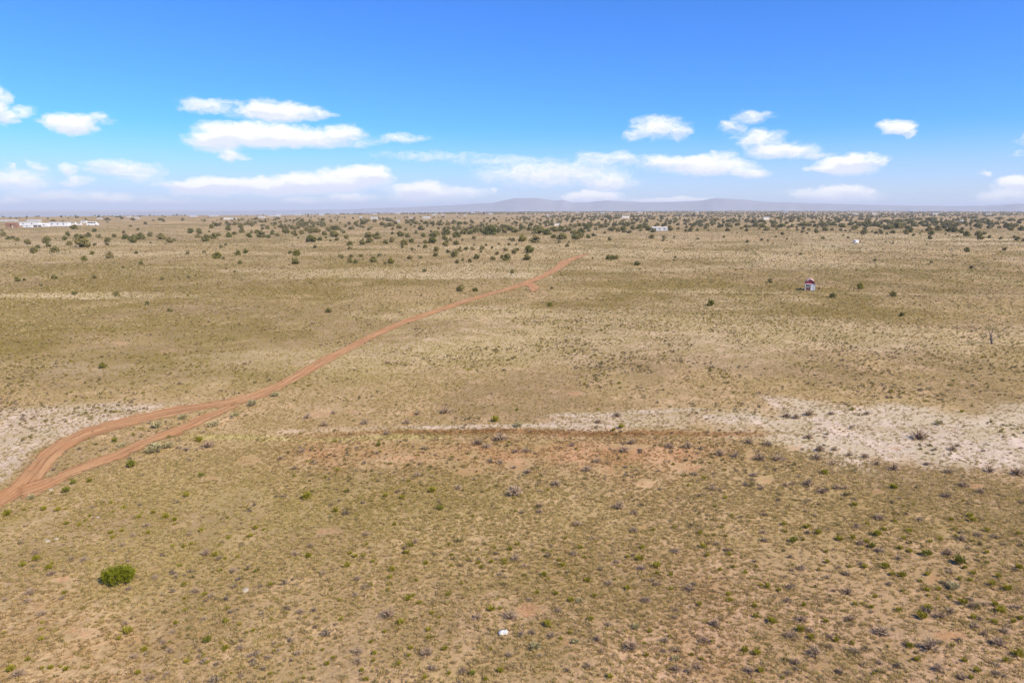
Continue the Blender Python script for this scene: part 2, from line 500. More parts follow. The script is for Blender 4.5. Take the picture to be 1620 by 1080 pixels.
tr = nd(t, 'ShaderNodeBsdfTransparent')
mx = nd(t, 'ShaderNodeMixShader')
t.links.new(a_, mx.inputs[0])
t.links.new(tr.outputs[0], mx.inputs[1])
t.links.new(b.outputs[0], mx.inputs[2])
t.links.new(mx.outputs[0], t.nodes['Material Output'].inputs[0])


def leafy(name, col_a, col_b, inst=False, trans=.25, by_attr=False):
    """leaf or twig material: colour varies from plant to plant and from leaf to leaf"""
    m, t, b = new_mat(name)
    co = nd(t, 'ShaderNodeTexCoord').outputs['Object']
    if by_attr:
        c = attr(t, 'tint', 'INSTANCER').outputs['Color']
    else:
        oi = nd(t, 'ShaderNodeObjectInfo')
        c = mixc(t, oi.outputs['Random'], col_a, col_b)
    k = noise(t, co, 9.0, 2)
    c = mixc(t, smooth(t, k, .3, .7), vm(t, 'MULTIPLY', c, (.72, .74, .72)), vm(t, 'MULTIPLY', c, (1.22, 1.2, 1.15)))
    t.links.new(c, b.inputs['Base Color'])
    tl = nd(t, 'ShaderNodeBsdfTranslucent')
    t.links.new(c, tl.inputs[0])
    mx = nd(t, 'ShaderNodeMixShader', ins={0: trans})
    t.links.new(b.outputs[0], mx.inputs[1])
    t.links.new(tl.outputs[0], mx.inputs[2])
    t.links.new(mx.outputs[0], t.nodes['Material Output'].inputs[0])
    return m


leafy('juniper_foliage', (.145, .148, .036), (.28, .225, .085))
leafy('yellow_green_foliage', (.19, .175, .030), (.25, .215, .045))
leafy('juniper_far', None, None, by_attr=True)
leafy('green_shrub', (.28, .245, .022), (.38, .32, .045), trans=.35)
leafy('dark_green_shrub', (.20, .195, .032), (.25, .235, .04))
leafy('dead_twigs', (.31, .215, .145), (.40, .29, .195), trans=.1)
leafy('pale_shrub', (.38, .33, .16), (.44, .37, .20))
leafy('big_bush_foliage', (.235, .24, .016), (.235, .24, .016), trans=.42)
leafy('dry_grass', None, None, by_attr=True, trans=.5)
leafy('scrub', None, None, by_attr=True, trans=.35)


def plain(name, col, rough=.7, var=.12, scale=3.0, metal=0.0):
    m, t, b = new_mat(name)
    co = nd(t, 'ShaderNodeTexCoord').outputs['Object']
    k = noise(t, co, scale, 4, .6)
    c = mixc(t, k, tuple(v * (1 - var) for v in col), tuple(min(1, v * (1 + var)) for v in col))
    t.links.new(c, b.inputs['Base Color'])
    b.inputs['Roughness'].default_value = rough
    b.inputs['Metallic'].default_value = metal
    return m


plain('bark', (.13, .10, .075), .95, .3, 8)
plain('grey_bark', (.145, .115, .105), .95, .3, 8)
plain('white_paint', (.72, .71, .68), .5, .05)
plain('cream_paint', (.70, .64, .54), .6, .06)
plain('barn_red', (.34, .075, .085), .7, .15, 5)
plain('brown_siding', (.21, .105, .075), .8, .2, 5)
plain('sunlit_roof_pink', (.62, .42, .36), .8, .1, 5)  # sunlit look of the shed's upper roof put into the colour; mullion borrows it
plain('grey_shingle', (.30, .29, .27), .85, .12)
plain('dark_window', (.02, .022, .026), .15, .1)
plain('skirting', (.16, .15, .14), .9, .15)
plain('rust', (.27, .15, .095), .85, .3, 1.5)
plain('tyre', (.02, .02, .02), .9, .1)
plain('stone', (.33, .275, .20), .9, .15, 6)
plain('white_scrap', (.47, .455, .43), .6, .05)
plain('hill_scrub', (.25, .25, .27), 1.0, .20, .006)
plain('far_white', (.50, .49, .47), .7, .08)
plain('white_vinyl', (.68, .67, .65), .5, .03)

# ---------------------------------------------------------------- mesh helpers


def link(o, parent=None):
    COL.objects.link(o)
    if parent is not None:
        o.parent = parent
    return o


def mesh_np(name, V, F, mat, smooth_=False):
    me = bpy.data.meshes.new(name)
    V = np.asarray(V, np.float32)
    F = np.asarray(F, np.int32)
    n = F.shape[1]
    me.vertices.add(len(V))
    me.vertices.foreach_set('co', V.ravel())
    me.loops.add(F.size)
    me.loops.foreach_set('vertex_index', F.ravel())
    me.polygons.add(len(F))
    me.polygons.foreach_set('loop_start', np.arange(0, F.size, n, dtype=np.int32))
    me.polygons.foreach_set('loop_total', np.full(len(F), n, np.int32))
    if smooth_:
        me.polygons.foreach_set('use_smooth', np.ones(len(F), bool))
    me.update(calc_edges=True)
    me.validate()
    if mat:
        me.materials.append(MATS[mat])
    return me


def fattr(me, name, typ, data):
    a = me.attributes.new(name, typ, 'POINT')
    key = {'FLOAT': 'value', 'INT': 'value', 'FLOAT_COLOR': 'color', 'FLOAT_VECTOR': 'vector'}[typ]
    a.data.foreach_set(key, np.ascontiguousarray(data).ravel())


def tag(o, label=None, cat=None, group=None, kind=None):
    if label:
        o['label'] = label
    if cat:
        o['category'] = cat
    if group:
        o['group'] = group
    if kind:
        o['kind'] = kind
    return o


def empty(name, loc, rz=0.0):
    o = bpy.data.objects.new(name, None)
    o.location = loc
    o.rotation_euler = (0, 0, rz)
    return link(o)


class MB:
    """collects boxes, prisms and tubes into one mesh"""

    def __init__(self):
        self.bm = bmesh.new()

    def box(self, x0, x1, y0, y1, z0, z1, bev=0.0):
        r_ = bmesh.ops.create_cube(self.bm, size=1.0)
        for v in r_['verts']:
            v.co = Vector(((x0 + x1) / 2 + v.co.x * (x1 - x0), (y0 + y1) / 2 + v.co.y * (y1 - y0), (z0 + z1) / 2 + v.co.z * (z1 - z0)))
        if bev:
            es = list({e for v in r_['verts'] for e in v.link_edges})
            bmesh.ops.bevel(self.bm, geom=es, offset=bev, segments=2, affect='EDGES')
        return self

    def prism(self, prof, y0, y1):
        """outline in x-z pushed from y0 to y1"""
        a = [self.bm.verts.new((x, y0, z)) for x, z in prof]
        c = [self.bm.verts.new((x, y1, z)) for x, z in prof]
        n = len(prof)
        self.bm.faces.new(a)
        self.bm.faces.new(c[::-1])
        for i in range(n):
            j = (i + 1) % n
            self.bm.faces.new((a[j], a[i], c[i], c[j]))
        return self

    def prism_x(self, prof, x0, x1):
        """outline in y-z pushed from x0 to x1"""
        a = [self.bm.verts.new((x0, y, z)) for y, z in prof]
        c = [self.bm.verts.new((x1, y, z)) for y, z in prof]
        n = len(prof)
        self.bm.faces.new(a[::-1])
        self.bm.faces.new(c)
        for i in range(n):
            j = (i + 1) % n
            self.bm.faces.new((a[i], a[j], c[j], c[i]))
        return self

    def tube(self, pts, rad, sides=6):
        rings = []
        for i, (p, r_) in enumerate(zip(pts, rad)):
            p = Vector(p)
            d = (Vector(pts[min(i + 1, len(pts) - 1)]) - Vector(pts[max(i - 1, 0)])).normalized()
            a = d.orthogonal().normalized()
            b_ = d.cross(a)
            rings.append([self.bm.verts.new(p + (a * math.cos(k * math.tau / sides) + b_ * math.sin(k * math.tau / sides)) * r_) for k in range(sides)])
        for r0, r1 in zip(rings, rings[1:]):
            for k in range(sides):
                self.bm.faces.new((r0[k], r0[(k + 1) % sides], r1[(k + 1) % sides], r1[k]))
        self.bm.faces.new(rings[0][::-1])
        self.bm.faces.new(rings[-1])
        return self

    def build(self, name, mat, parent=None):
        bmesh.ops.recalc_face_normals(self.bm, faces=self.bm.faces)
        me = bpy.data.meshes.new(name)
        self.bm.to_mesh(me)
        self.bm.free()
        me.materials.append(MATS[mat])
        return link(bpy.data.objects.new(name, me), parent)


# ---------------------------------------------------------------- the ground: one sheet out to the horizon
ths = np.concatenate([np.linspace(-47, 47, 400), np.linspace(47, 313, 56)[1:-1]])
ths = np.radians(ths)
rr = np.concatenate([[2.0, 6.0, 11.0], np.geomspace(15, 6000, 590), np.geomspace(6000, 60000, 60)[1:]])
TH, RR = np.meshgrid(ths, rr)
GX, GY = RR * np.sin(TH), RR * np.cos(TH)
GZ = height(GX, GY)
nr, nc = GX.shape
V = np.stack([GX.ravel(), GY.ravel(), GZ.ravel()], 1)
zn = zones(V[:, 0], V[:, 1])
sc_ = soil(zn)
V = np.vstack([V, [[0, 0, height(0, 0)]]])
sc_ = np.vstack([sc_, sc_[:1]])
i, j = np.meshgrid(np.arange(nr - 1), np.arange(nc), indexing='ij')
jn = (j + 1) % nc
F = np.stack([i * nc + j, i * nc + jn, (i + 1) * nc + jn, (i + 1) * nc + j], -1).reshape(-1, 4)[:, ::-1]
me = mesh_np('ground', V[:-1], F, 'plain_soil', True)
fattr(me, 'soil', 'FLOAT_COLOR', np.hstack([sc_[:-1], np.ones((len(sc_) - 1, 1))]).astype(np.float32))
fattr(me, 'pale', 'FLOAT', zn['pale'].astype(np.float32))
fattr(me, 'rust', 'FLOAT', np.maximum(np.clip(zn['red'], 0, 1) * .66, zn['spot'] * .56).astype(np.float32))
fattr(me, 'line', 'FLOAT', zn['line'].astype(np.float32))
tag(link(bpy.data.objects.new('ground', me)), 'dry tan grassland plain reaching to the horizon', kind='structure')


# ---------------------------------------------------------------- dirt roads
def resample(pts, n):
    p = np.array([[*ground(a, b_)[:2]] for a, b_ in pts], float)
    d = np.r_[0, np.cumsum(np.hypot(*np.diff(p, axis=0).T))]
    s = np.linspace(0, 1, n) * d[-1]
    return np.stack([np.interp(s, d, p[:, 0]), np.interp(s, d, p[:, 1])], 1), d[-1]


def road(name, L, Rr, n, off, label, fade0, fade1, grow=.42, m_=14):
    # match the two edges pairwise through a common fine resampling
    a, la = resample(L, n)
    c, lc = resample(Rr, n)
    mid = (a + c) / 2
    for _ in range(3):            # ease out kinks
        a[1:-1] = (a[:-2] + 2 * a[1:-1] + a[2:]) / 4
        c[1:-1] = (c[:-2] + 2 * c[1:-1] + c[2:]) / 4
    w = np.hypot(*(c - a).T)
    dirn = (c - a) / w[:, None]
    g = grow * (1 + w * .02)
    a = a - dirn * g[:, None]
    c = c + dirn * g[:, None]
    w = w + 2 * g
    tt = np.linspace(0, 1, m_)
    P = a[:, None, :] * (1 - tt[None, :, None]) + c[:, None, :] * tt[None, :, None]
    r_ = np.hypot(P[..., 0], P[..., 1])
    Zp = height(P[..., 0], P[..., 1]) + off + .00035 * r_
    Vr = np.concatenate([P, Zp[..., None]], -1).reshape(-1, 3)
    i, j = np.meshgrid(np.arange(n - 1), np.arange(m_ - 1), indexing='ij')
    Fr = np.stack([i * m_ + j, i * m_ + j + 1, (i + 1) * m_ + j + 1, (i + 1) * m_ + j], -1).reshape(-1, 4)
    me = mesh_np(name, Vr, Fr, 'red_dirt', True)
    al_ = np.r_[0, np.cumsum(np.hypot(*np.diff(mid, axis=0).T))]
    fattr(me, 'across', 'FLOAT', np.tile(tt, n).astype(np.float32))
    fattr(me, 'along', 'FLOAT', np.repeat(al_, m_).astype(np.float32))
    fattr(me, 'road_width', 'FLOAT', np.repeat(w, m_).astype(np.float32))
    e = np.minimum(np.clip(al_ / max(fade0, .01), 0, 1), np.clip((al_[-1] - al_) / max(fade1, .01), 0, 1))
    fattr(me, 'end_fade', 'FLOAT', np.repeat(e, m_).astype(np.float32))
    o = link(bpy.data.objects.new(name, me))
    return tag(o, label, kind='structure')


road('dirt_road', ROAD_A_L, ROAD_A_R, 420, .022, 'red dirt road winding across the plain', .01, 110)
road('dirt_road_fork', ROAD_B_L, ROAD_B_R, 160, .040, 'lower red dirt fork of the road at left', 3, 6)
road('dirt_turnout', ROAD_C_L, ROAD_C_R, 40, .034, 'small red dirt turnout beside the far road', 4, 4, .2)

# ---------------------------------------------------------------- far hills
prof = [(-900, 337), (0, 337), (300, 335.5), (540, 331.5), (640, 328), (720, 324.5), (780, 321), (800, 316.5), (815, 313.4), (850, 313.2), (866, 315.5), (878, 317.5), (892, 316), (905, 320.5), (930, 320.2), (960, 317.2), (990, 319.2), (1030, 320.2), (1080, 319), (1110, 317.5), (1130, 313.6), (1150, 314.2), (1180, 316), (1210, 319.6), (1300, 322), (1400, 324.6), (1500, 326.4), (1560, 325.8), (1610, 322.5), (1680, 320), (1800, 323), (2500, 330)]
pp = np.array(prof)
hx = np.linspace(-700, 2300, 620)
hy = np.interp(hx, pp[:, 0], pp[:, 1]) + (vnoise(hx / 9, hx * 0, 5) - .5) * .5
a, f, u = ray(hx, hy)
hr = np.linspace(-1, 1, 31)
HV = []
for q in hr:
    rad = 7600 + 1700 * q
    dn = np.hypot(a, f)
    crest = u / dn * 7600 + CAM_H
    bell = np.clip(1 - abs(q) ** 1.4, 0, 1)
    zz = -75 + (crest + 75) * bell * (1 - .25 * (abs(q) > .01) * (vnoise(hx / 14, hx * 0 + q * 5, 9) * abs(q)))
    HV.append(np.stack([a / dn * rad, f / dn * rad, np.minimum(zz, -75 + (crest + 75) * bell)], 1))
HV = np.concatenate(HV)
i, j = np.meshgrid(np.arange(len(hr) - 1), np.arange(len(hx) - 1), indexing='ij')
n_ = len(hx)
me = mesh_np('hills', HV, np.stack([i * n_ + j, i * n_ + j + 1, (i + 1) * n_ + j + 1, (i + 1) * n_ + j], -1).reshape(-1, 4), 'hill_scrub', True)
tag(link(bpy.data.objects.new('hills', me)), 'low hazy blue hills along the horizon', kind='structure')


# ---------------------------------------------------------------- plant meshes
def clump(name, mat, n, seed, spread=.5, tall=.8, leaf=(.10, .03), upright=.6, hollow=.2):
    """a rounded clump of many blades rising from a common base; unit wide"""
    g = np.random.default_rng(seed)
    Vv, Ff = [], []
    for k in range(n):
        th = g.uniform(0, math.tau)
        q = math.sqrt(g.uniform(hollow ** 2, 1))
        lean = q * 1.15
        d = np.array([math.sin(lean) * math.cos(th), math.sin(lean) * math.sin(th), math.cos(lean) * (1.0)])
        tip = d * np.array([spread, spread, tall]) * g.uniform(.72, 1.08)
        s = g.uniform(.25, .7)
        p0 = tip * s + np.array([0, 0, -.02])
        dirn = tip / np.linalg.norm(tip) * (1 - upright) + np.array([0, 0, 1]) * upright
        dirn = dirn + g.normal(0, .28, 3)
        dirn /= np.linalg.norm(dirn)
        ln = leaf[0] * g.uniform(.7, 1.4)
        side = np.cross(dirn, g.normal(0, 1, 3))
        side /= np.linalg.norm(side) + 1e-6
        wv = leaf[1] * g.uniform(.7, 1.3)
        p1 = np.maximum(p0, [-9, -9, 0.0])
        b0 = len(Vv)
        top = p1 + dirn * ln
        Vv += [p1 - side * wv * .6, p1 + side * wv * .6, top + side * wv, top - side * wv]
        Ff.append((b0, b0 + 1, b0 + 2, b0 + 3))
    return mesh_np(name, Vv, Ff, mat)


def twigs(name, mat, n, seed, spread=.5, tall=.6, wid=.018):
    """a low dome of bare branching twigs"""
    g = np.random.default_rng(seed)
    Vv, Ff = [], []
    for k in range(n):
        th = g.uniform(0, math.tau)
        lean = g.uniform(.1, 1.35)
        d = np.array([math.sin(lean) * math.cos(th), math.sin(lean) * math.sin(th), math.cos(lean)])
        tip = d * np.array([spread, spread, tall]) * g.uniform(.7, 1.1)
        mid = tip * g.uniform(.4, .6) + g.normal(0, .04, 3)
        for (p, q, w0, w1) in ((tip * .04, mid, 1.3, 1.0), (mid, tip, 1.0, .45), (mid, mid + (tip - mid) * .8 + g.normal(0, .11, 3), .9, .4)):
            p, q = np.array(p), np.array(q)
            p[2] = max(p[2], 0)
            q[2] = max(q[2], .01)
            s = np.cross(q - p, g.normal(0, 1, 3))
            s = s / (np.linalg.norm(s) + 1e-6) * wid
            b0 = len(Vv)
            Vv += [p - s * w0, p + s * w0, q + s * w1, q - s * w1]
            Ff.append((b0, b0 + 1, b0 + 2, b0 + 3))
    return mesh_np(name, Vv, Ff, mat)


def crown(name, mat, seed, n=640, leaf=.098, low=.02, tall=.74):
    """an uneven juniper crown of leaf sprays gathered in lobes; about one unit wide"""
    g = np.random.default_rng(seed)
    lobes = []
    nl = 13
    for k in range(nl):
        th = k * 2.399 + g.uniform(-.5, .5)
        q = .33 * math.sqrt((k + .5) / nl)
        rr_ = g.uniform(.13, .21)
        zc = low + (tall - low) * (.30 + .52 * (1 - (q / .33) ** 2) * g.uniform(.6, 1.1)) if k % 3 else low + rr_ * .9
        zc = min(max(zc, rr_ * .8), tall - rr_ * .7)
        lobes.append((q * math.cos(th), q * math.sin(th), zc, rr_))
    Vv, Ff = [], []
    for k in range(n):
        lx, ly, lz, lr = lobes[g.integers(len(lobes))]
        d = g.normal(0, 1, 3)
        d /= np.linalg.norm(d)
        p = np.array([lx, ly, lz]) + d * lr * g.uniform(.45, 1.05) ** .6
        p[2] = max(p[2], .015)
        nrm = d + g.normal(0, .55, 3) + np.array([0, 0, .3])
        nrm /= np.linalg.norm(nrm)
        a_ = np.cross(nrm, g.normal(0, 1, 3))
        a_ /= np.linalg.norm(a_) + 1e-6
        b_ = np.cross(nrm, a_)
        s = leaf * g.uniform(.55, 1.15)
        b0 = len(Vv)
        Vv += [p - a_ * s * .5 - b_ * s * .3, p + a_ * s * .5 - b_ * s * .35, p + a_ * s * .3 + b_ * s * .5, p - a_ * s * .35 + b_ * s * .42]
        Ff.append((b0, b0 + 1, b0 + 2, b0 + 3))
    return mesh_np(name, Vv, Ff, mat)


def trunk_mesh(name, seed, tall=.5):
    g = random.Random(seed)
    mb = MB()
    pts = [(0, 0, -.03), (g.uniform(-.03, .03), g.uniform(-.03, .03), tall * .45), (g.uniform(-.06, .06), g.uniform(-.06, .06), tall)]
    mb.tube(pts, [.05, .036, .012], 6)
    for k in range(4):
        th = k * math.tau / 4 + g.uniform(-.5, .5)
        z0 = tall * g.uniform(.15, .5)
        l = g.uniform(.2, .32)
        mb.tube([(0, 0, z0), (math.cos(th) * l * .5, math.sin(th) * l * .5, z0 + .10), (math.cos(th) * l, math.sin(th) * l, z0 + .20)], [.026, .018, .007], 5)
    bmesh.ops.recalc_face_normals(mb.bm, faces=mb.bm.faces)
    me = bpy.data.meshes.new(name)
    mb.bm.to_mesh(me)
    mb.bm.free()
    me.materials.append(MATS['bark'])
    return me


CROWNS = [crown('crown', 'juniper_foliage', 100 + k) for k in range(10)]
CROWNS_YG = [crown('crown', 'yellow_green_foliage', 130 + k) for k in range(4)]
CROWNS_LOW = [crown('crown', 'juniper_foliage', 150 + k, low=.0, tall=.55) for k in range(4)]
TRUNKS = [trunk_mesh('trunk', 200 + k) for k in range(5)]
GREEN = [clump('green_shrub', 'green_shrub', 130, 300 + k, .5, .62, (.17, .030), .55) for k in range(7)]
DGREEN = [clump('dark_green_shrub', 'dark_green_shrub', 150, 320 + k, .5, .70, (.17, .032), .5) for k in range(4)]
DEAD = [twigs('dead_shrub', 'dead_twigs', 60, 340 + k, .52, .5) for k in range(7)]
PALE = [clump('pale_shrub', 'pale_shrub', 140, 360 + k, .5, .5, (.17, .024), .5) for k in range(4)]

# ---------------------------------------------------------------- where the plants stand
# each list: (x, y of foot, width) in an enlarged part of the photograph; x0, y0, enlargement
T0 = [(765,548,150),(650,530,60),(430,510,85),(455,545,50),(308,605,85),(350,560,50),(507,598,80),(255,520,65),(870,615,55,'y'),(790,675,60,'y'),(1030,655,80),(1295,610,40),(1405,682,40),(1015,498,70),(1017,530,45),(900,530,40),(1250,505,90),(1315,475,100),(1180,470,70),(1520,472,90),(1600,505,70),(1335,715,50),(725,455,55),(610,480,50),(640,440,50),(690,378,80),(890,403,50),(1380,330,40),(1240,355,35),(1310,388,35),(1175,415,35),(1430,430,45),(1080,450,50),(935,460,60),(830,450,60),(70,475,50),(155,488,50),(20,445,60),(495,305,50),(150,520,20),(530,470,20),(1430,510,30),(1010,292,60),(1255,292,50),(1520,292,60),(1160,280,40),(815,292,30)]
T1 = [(35,490,40),(185,415,70),(265,420,65),(252,458,60),(325,495,80),(400,470,80),(450,440,50),(410,345,80),(385,368,60),(605,340,60),(540,390,60),(600,430,50),(550,430,40),(670,410,60),(660,370,60),(750,335,100),(740,455,65),(815,415,55),(850,455,100),(925,460,50),(960,430,50),(1010,443,50),(1035,362,45),(1090,417,80),(1172,440,70),(1240,425,60),(1280,345,60),(1285,395,60),(1325,415,60),(1380,410,90),(1330,500,110),(1410,485,55),(1458,432,55),(1440,345,60),(1350,325,40),(1390,325,30),(1550,385,120),(1550,450,90),(1575,485,50),(1215,465,30),(1515,493,30),(1475,465,30),(1370,555,45),(480,553,45),(525,530,35),(318,600,45),(165,612,45),(430,655,90,'y'),(500,660,40),(1130,610,50),(1190,630,80,'y'),(655,705,50),(630,625,60),(710,605,50),(1605,640,40),(320,305,40),(115,298,40),(680,292,40),(800,288,30),(850,310,40),(1000,292,30),(1240,305,50),(1440,299,50),(1100,305,30),(545,455,60),(365,405,30)]
T2 = [(45,470,60),(25,415,40),(75,530,60),(80,570,50),(200,525,70),(255,460,90),(265,505,80),(330,470,100),(285,370,30),(205,330,60),(135,340,50),(75,335,40),(40,355,40),(315,310,50),(250,305,60),(445,300,60),(460,350,90),(390,340,60),(420,515,65),(480,500,60),(560,445,80),(485,425,40),(610,390,45),(630,455,55),(590,530,80),(580,555,35),(662,503,60),(550,370,60),(630,320,60),(705,330,70),(760,385,70),(710,420,40),(660,345,40),(800,330,70),(775,450,60),(795,510,50),(865,510,90),(895,450,90),(850,445,50),(990,430,100),(1090,455,90),(1160,425,70),(980,480,60),(1000,505,40),(1035,490,40),(985,540,60),(1090,527,65),(798,555,50),(735,545,30),(675,575,40),(900,588,65),(895,635,60),(650,660,55),(755,653,40),(360,635,45),(185,640,50),(90,648,55),(10,650,40),(80,695,60),(135,700,50),(300,690,70),(470,705,70,'y'),(415,705,40,'y'),(1220,425,60),(1265,410,90),(1410,430,140),(1350,420,60),(1330,355,60),(1260,472,50),(1150,485,30),(1185,572,50),(1245,575,50),(1260,535,30),(1335,570,60),(1325,598,40),(1430,560,30),(1375,535,30),(1495,525,35),(1600,480,40),(1590,530,45),(1560,585,50),(1475,620,50),(1530,650,50),(1565,675,90),(1440,670,60),(1285,660,65),(1220,690,50),(1155,677,40),(1100,700,50),(1075,640,80),(1015,600,50),(1125,590,55),(930,340,80),(870,335,50),(1010,340,60),(1120,335,70),(1060,325,40),(1070,380,50),(1180,330,60),(1555,380,100),(1600,390,80),(1550,415,60),(1490,410,60),(1450,285,40)]
T3 = [(25,410,80),(95,380,70),(100,495,80,'y'),(165,390,60),(250,420,140),(330,430,110),(400,400,100),(470,395,80),(540,395,70),(180,345,60),(330,320,60),(450,325,70),(520,290,60),(580,300,50),(120,290,40),(600,360,60),(640,350,70),(720,375,80),(735,340,80),(790,345,40),(850,365,60),(890,315,40),(855,295,40),(775,297,40),(690,288,35),(640,284,60),(925,390,50),(960,395,70),(1010,400,60),(1055,390,60),(985,345,70),(1045,335,90),(1115,415,50),(1150,380,60),(1100,350,60),(1150,330,70),(1190,305,50),(1215,375,80),(1260,345,60),(1275,310,50),(1300,390,60),(1500,390,70),(1495,365,40),(1380,345,50),(1450,345,50),(1500,320,50),(1550,315,50),(1470,300,40),(1575,380,40),(1550,290,60),(1340,285,60),(1420,280,50),(1325,467,60),(1435,488,40),(1440,462,45),(1540,458,30),(880,417,35),(775,442,50),(725,463,55),(925,482,50),(590,470,60),(620,475,60),(655,460,70),(660,420,90),(590,430,80),(470,475,110),(500,470,60),(395,465,60),(220,505,110),(445,508,40),(525,543,45),(540,508,30),(25,610,60),(165,600,95),(145,670,80),(55,580,35),(40,530,30),(765,655,25),(1550,650,35),(1535,675,25),(1380,555,20),(1190,720,60),(10,490,50),(790,268,70),(995,278,60),(910,268,40),(1145,268,50),(930,287,50)]
T4 = [(30,400,40),(80,385,45),(45,310,60),(70,340,35),(115,345,60),(175,355,50),(150,320,40),(235,355,60),(225,370,40),(243,395,25),(285,340,40),(210,300,60),(310,290,120),(175,255,70),(105,258,50),(50,258,60),(350,360,50),(375,355,40),(445,355,80),(415,395,35),(450,310,70),(500,305,50),(525,345,60),(600,360,50),(640,358,35),(605,305,50),(690,355,60),(760,360,80),(750,310,80),(680,320,60),(870,330,80),(870,360,70),(940,360,90),(1000,368,40),(985,330,50),(920,280,80),(820,256,70),(1030,275,80),(1145,262,60),(1250,270,110),(1110,285,50),(1150,345,120),(1200,345,80),(1255,355,50),(1280,362,30),(1330,340,100),(1085,368,35),(1145,378,40),(1195,388,40),(1135,412,45),(1180,422,30),(1270,412,50),(1265,392,40),(1360,395,60),(1415,390,40),(1430,340,70),(1520,360,80),(1500,395,40),(1545,398,30),(1590,400,25),(1460,280,70),(1550,275,80),(1500,300,60),(1600,340,60),(555,375,30),(730,375,25),(895,380,40),(945,430,45),(860,412,15),(760,412,20),(515,420,20),(393,455,30),(142,475,35),(613,503,40),(750,488,40),(808,490,30),(885,453,30),(988,475,25),(1330,472,45),(1525,440,30),(1570,462,30),(1425,543,20),(1120,620,40)]
T5 = [(25,380,55),(105,425,70),(80,408,30),(40,418,20),(215,420,40),(178,405,25),(250,393,30),(320,428,30),(385,418,55),(505,425,60),(570,440,40),(630,425,30),(650,405,30),(725,472,50),(745,430,60),(875,430,25),(912,437,20),(1080,445,65),(1115,435,20),(1195,430,60),(1240,430,50),(1215,475,65),(1290,462,40),(1400,472,45),(1530,460,40),(1565,485,60),(1610,490,40),(310,500,20),(345,503,20),(375,515,30),(1080,593,55),(1432,577,45),(745,697,35),(205,680,40),(990,450,25),(955,478,15),(140,350,130),(60,345,60),(230,350,80),(350,380,120),(430,370,130),(330,310,80),(440,310,100),(530,300,80),(580,350,60),(560,320,80),(650,330,60),(720,350,60),(630,290,80),(740,290,90),(790,320,80),(730,395,80),(810,390,80),(920,400,80),(970,405,60),(1030,415,60),(860,340,60),(940,325,80),(1000,340,60),(1035,380,40),(1115,380,30),(1060,330,60),(1110,330,40),(1200,355,80),(1290,330,90),(1280,370,50),(1320,345,60),(1440,365,50),(1500,360,80),(1550,355,60),(1510,300,80),(1600,390,60),(1500,390,60),(1060,275,60),(1150,275,100),(1250,290,60),(1400,280,80),(1190,310,80),(1600,300,60),(80,265,60),(180,262,60),(150,295,60),(540,395,70),(520,370,50),(480,350,60)]
M_L = [(515,25,35),(397,38,25,'y'),(700,40,20),(665,58,18),(585,72,15),(78,137,30),(117,132,18),(255,125,28),(445,122,28),(195,158,18),(350,200,30),(548,205,32),(770,130,24),(895,120,20),(928,110,15),(1138,52,20),(1075,78,14),(1115,95,18),(1400,55,40),(1475,145,15),(700,247,25),(805,280,30),(1560,285,35),(485,548,38,'g')]
M_R = [(418,202,30),(845,232,35,'y'),(1000,268,35),(715,273,35),(1045,362,28),(1370,135,25),(1270,180,12),(1180,108,18),(135,312,40,'y'),(560,70,15)]
M_C = [(565,243,45),(635,243,30),(380,265,15),(810,157,25),(395,150,25),(990,315,28,'g'),(1000,230,20),(1420,140,10)]


def expand(lst, x0, y0, k):
    return [(x0 + e[0] / k, y0 + e[1] / k, e[2] / k, e[3] if len(e) > 3 else '') for e in lst]


TREES = []
for k, L in enumerate((T0, T1, T2, T3, T4, T5)):
    TREES += expand(L, 270 * k, 300, 6)
TREES += expand(M_L, 0, 400, 3) + expand(M_R, 1080, 380, 3) + expand(M_C, 540, 380, 3)

# foreground shrubs: green, grey and pale
G0 = [(202,25,35),(270,28,40),(310,20,25),(25,55,60),(310,92,35),(370,100,35),(423,55,28),(400,78,25),(420,103,22),(655,62,35),(672,38,25),(722,40,35),(780,65,55),(825,75,40),(825,92,25),(525,135,35),(530,158,35),(575,125,30),(700,135,35),(90,183,25),(950,125,40),(905,188,28),(815,198,30),(1210,115,40),(1185,152,40),(1250,120,25),(1078,62,22),(1015,245,50),(1040,190,25),(1065,258,30),(1080,160,30),(1125,250,30),(1462,250,45),(1590,35,50),(1570,60,20),(225,308,50),(100,292,50),(165,265,55),(245,278,25),(300,420,28),(870,385,40),(965,430,40),(872,448,30),(1210,318,28,'d'),(1280,385,35),(1075,495,32),(875,502,30),(1355,518,28),(1065,548,35),(1445,535,25),(830,565,35),(1135,570,30),(1285,545,30),(1250,583,25),(1365,572,20),(1275,630,32),(1200,600,30),(1170,608,25),(595,615,75),(195,560,28),(190,645,45),(680,695,50),(980,655,60,'d'),(1065,690,50),(1045,655,25),(880,750,40),(965,715,30),(1215,775,28),(1280,805,30),(1095,800,22),(1300,695,28),(1530,690,30),(1580,730,35),(1550,760,40),(1490,780,25),(1440,825,30),(650,805,45),(310,785,40),(235,778,38),(195,778,30),(285,770,25),(40,795,60),(125,740,40),(15,610,30),(560,640,35),(1570,405,28),(1610,455,25)]
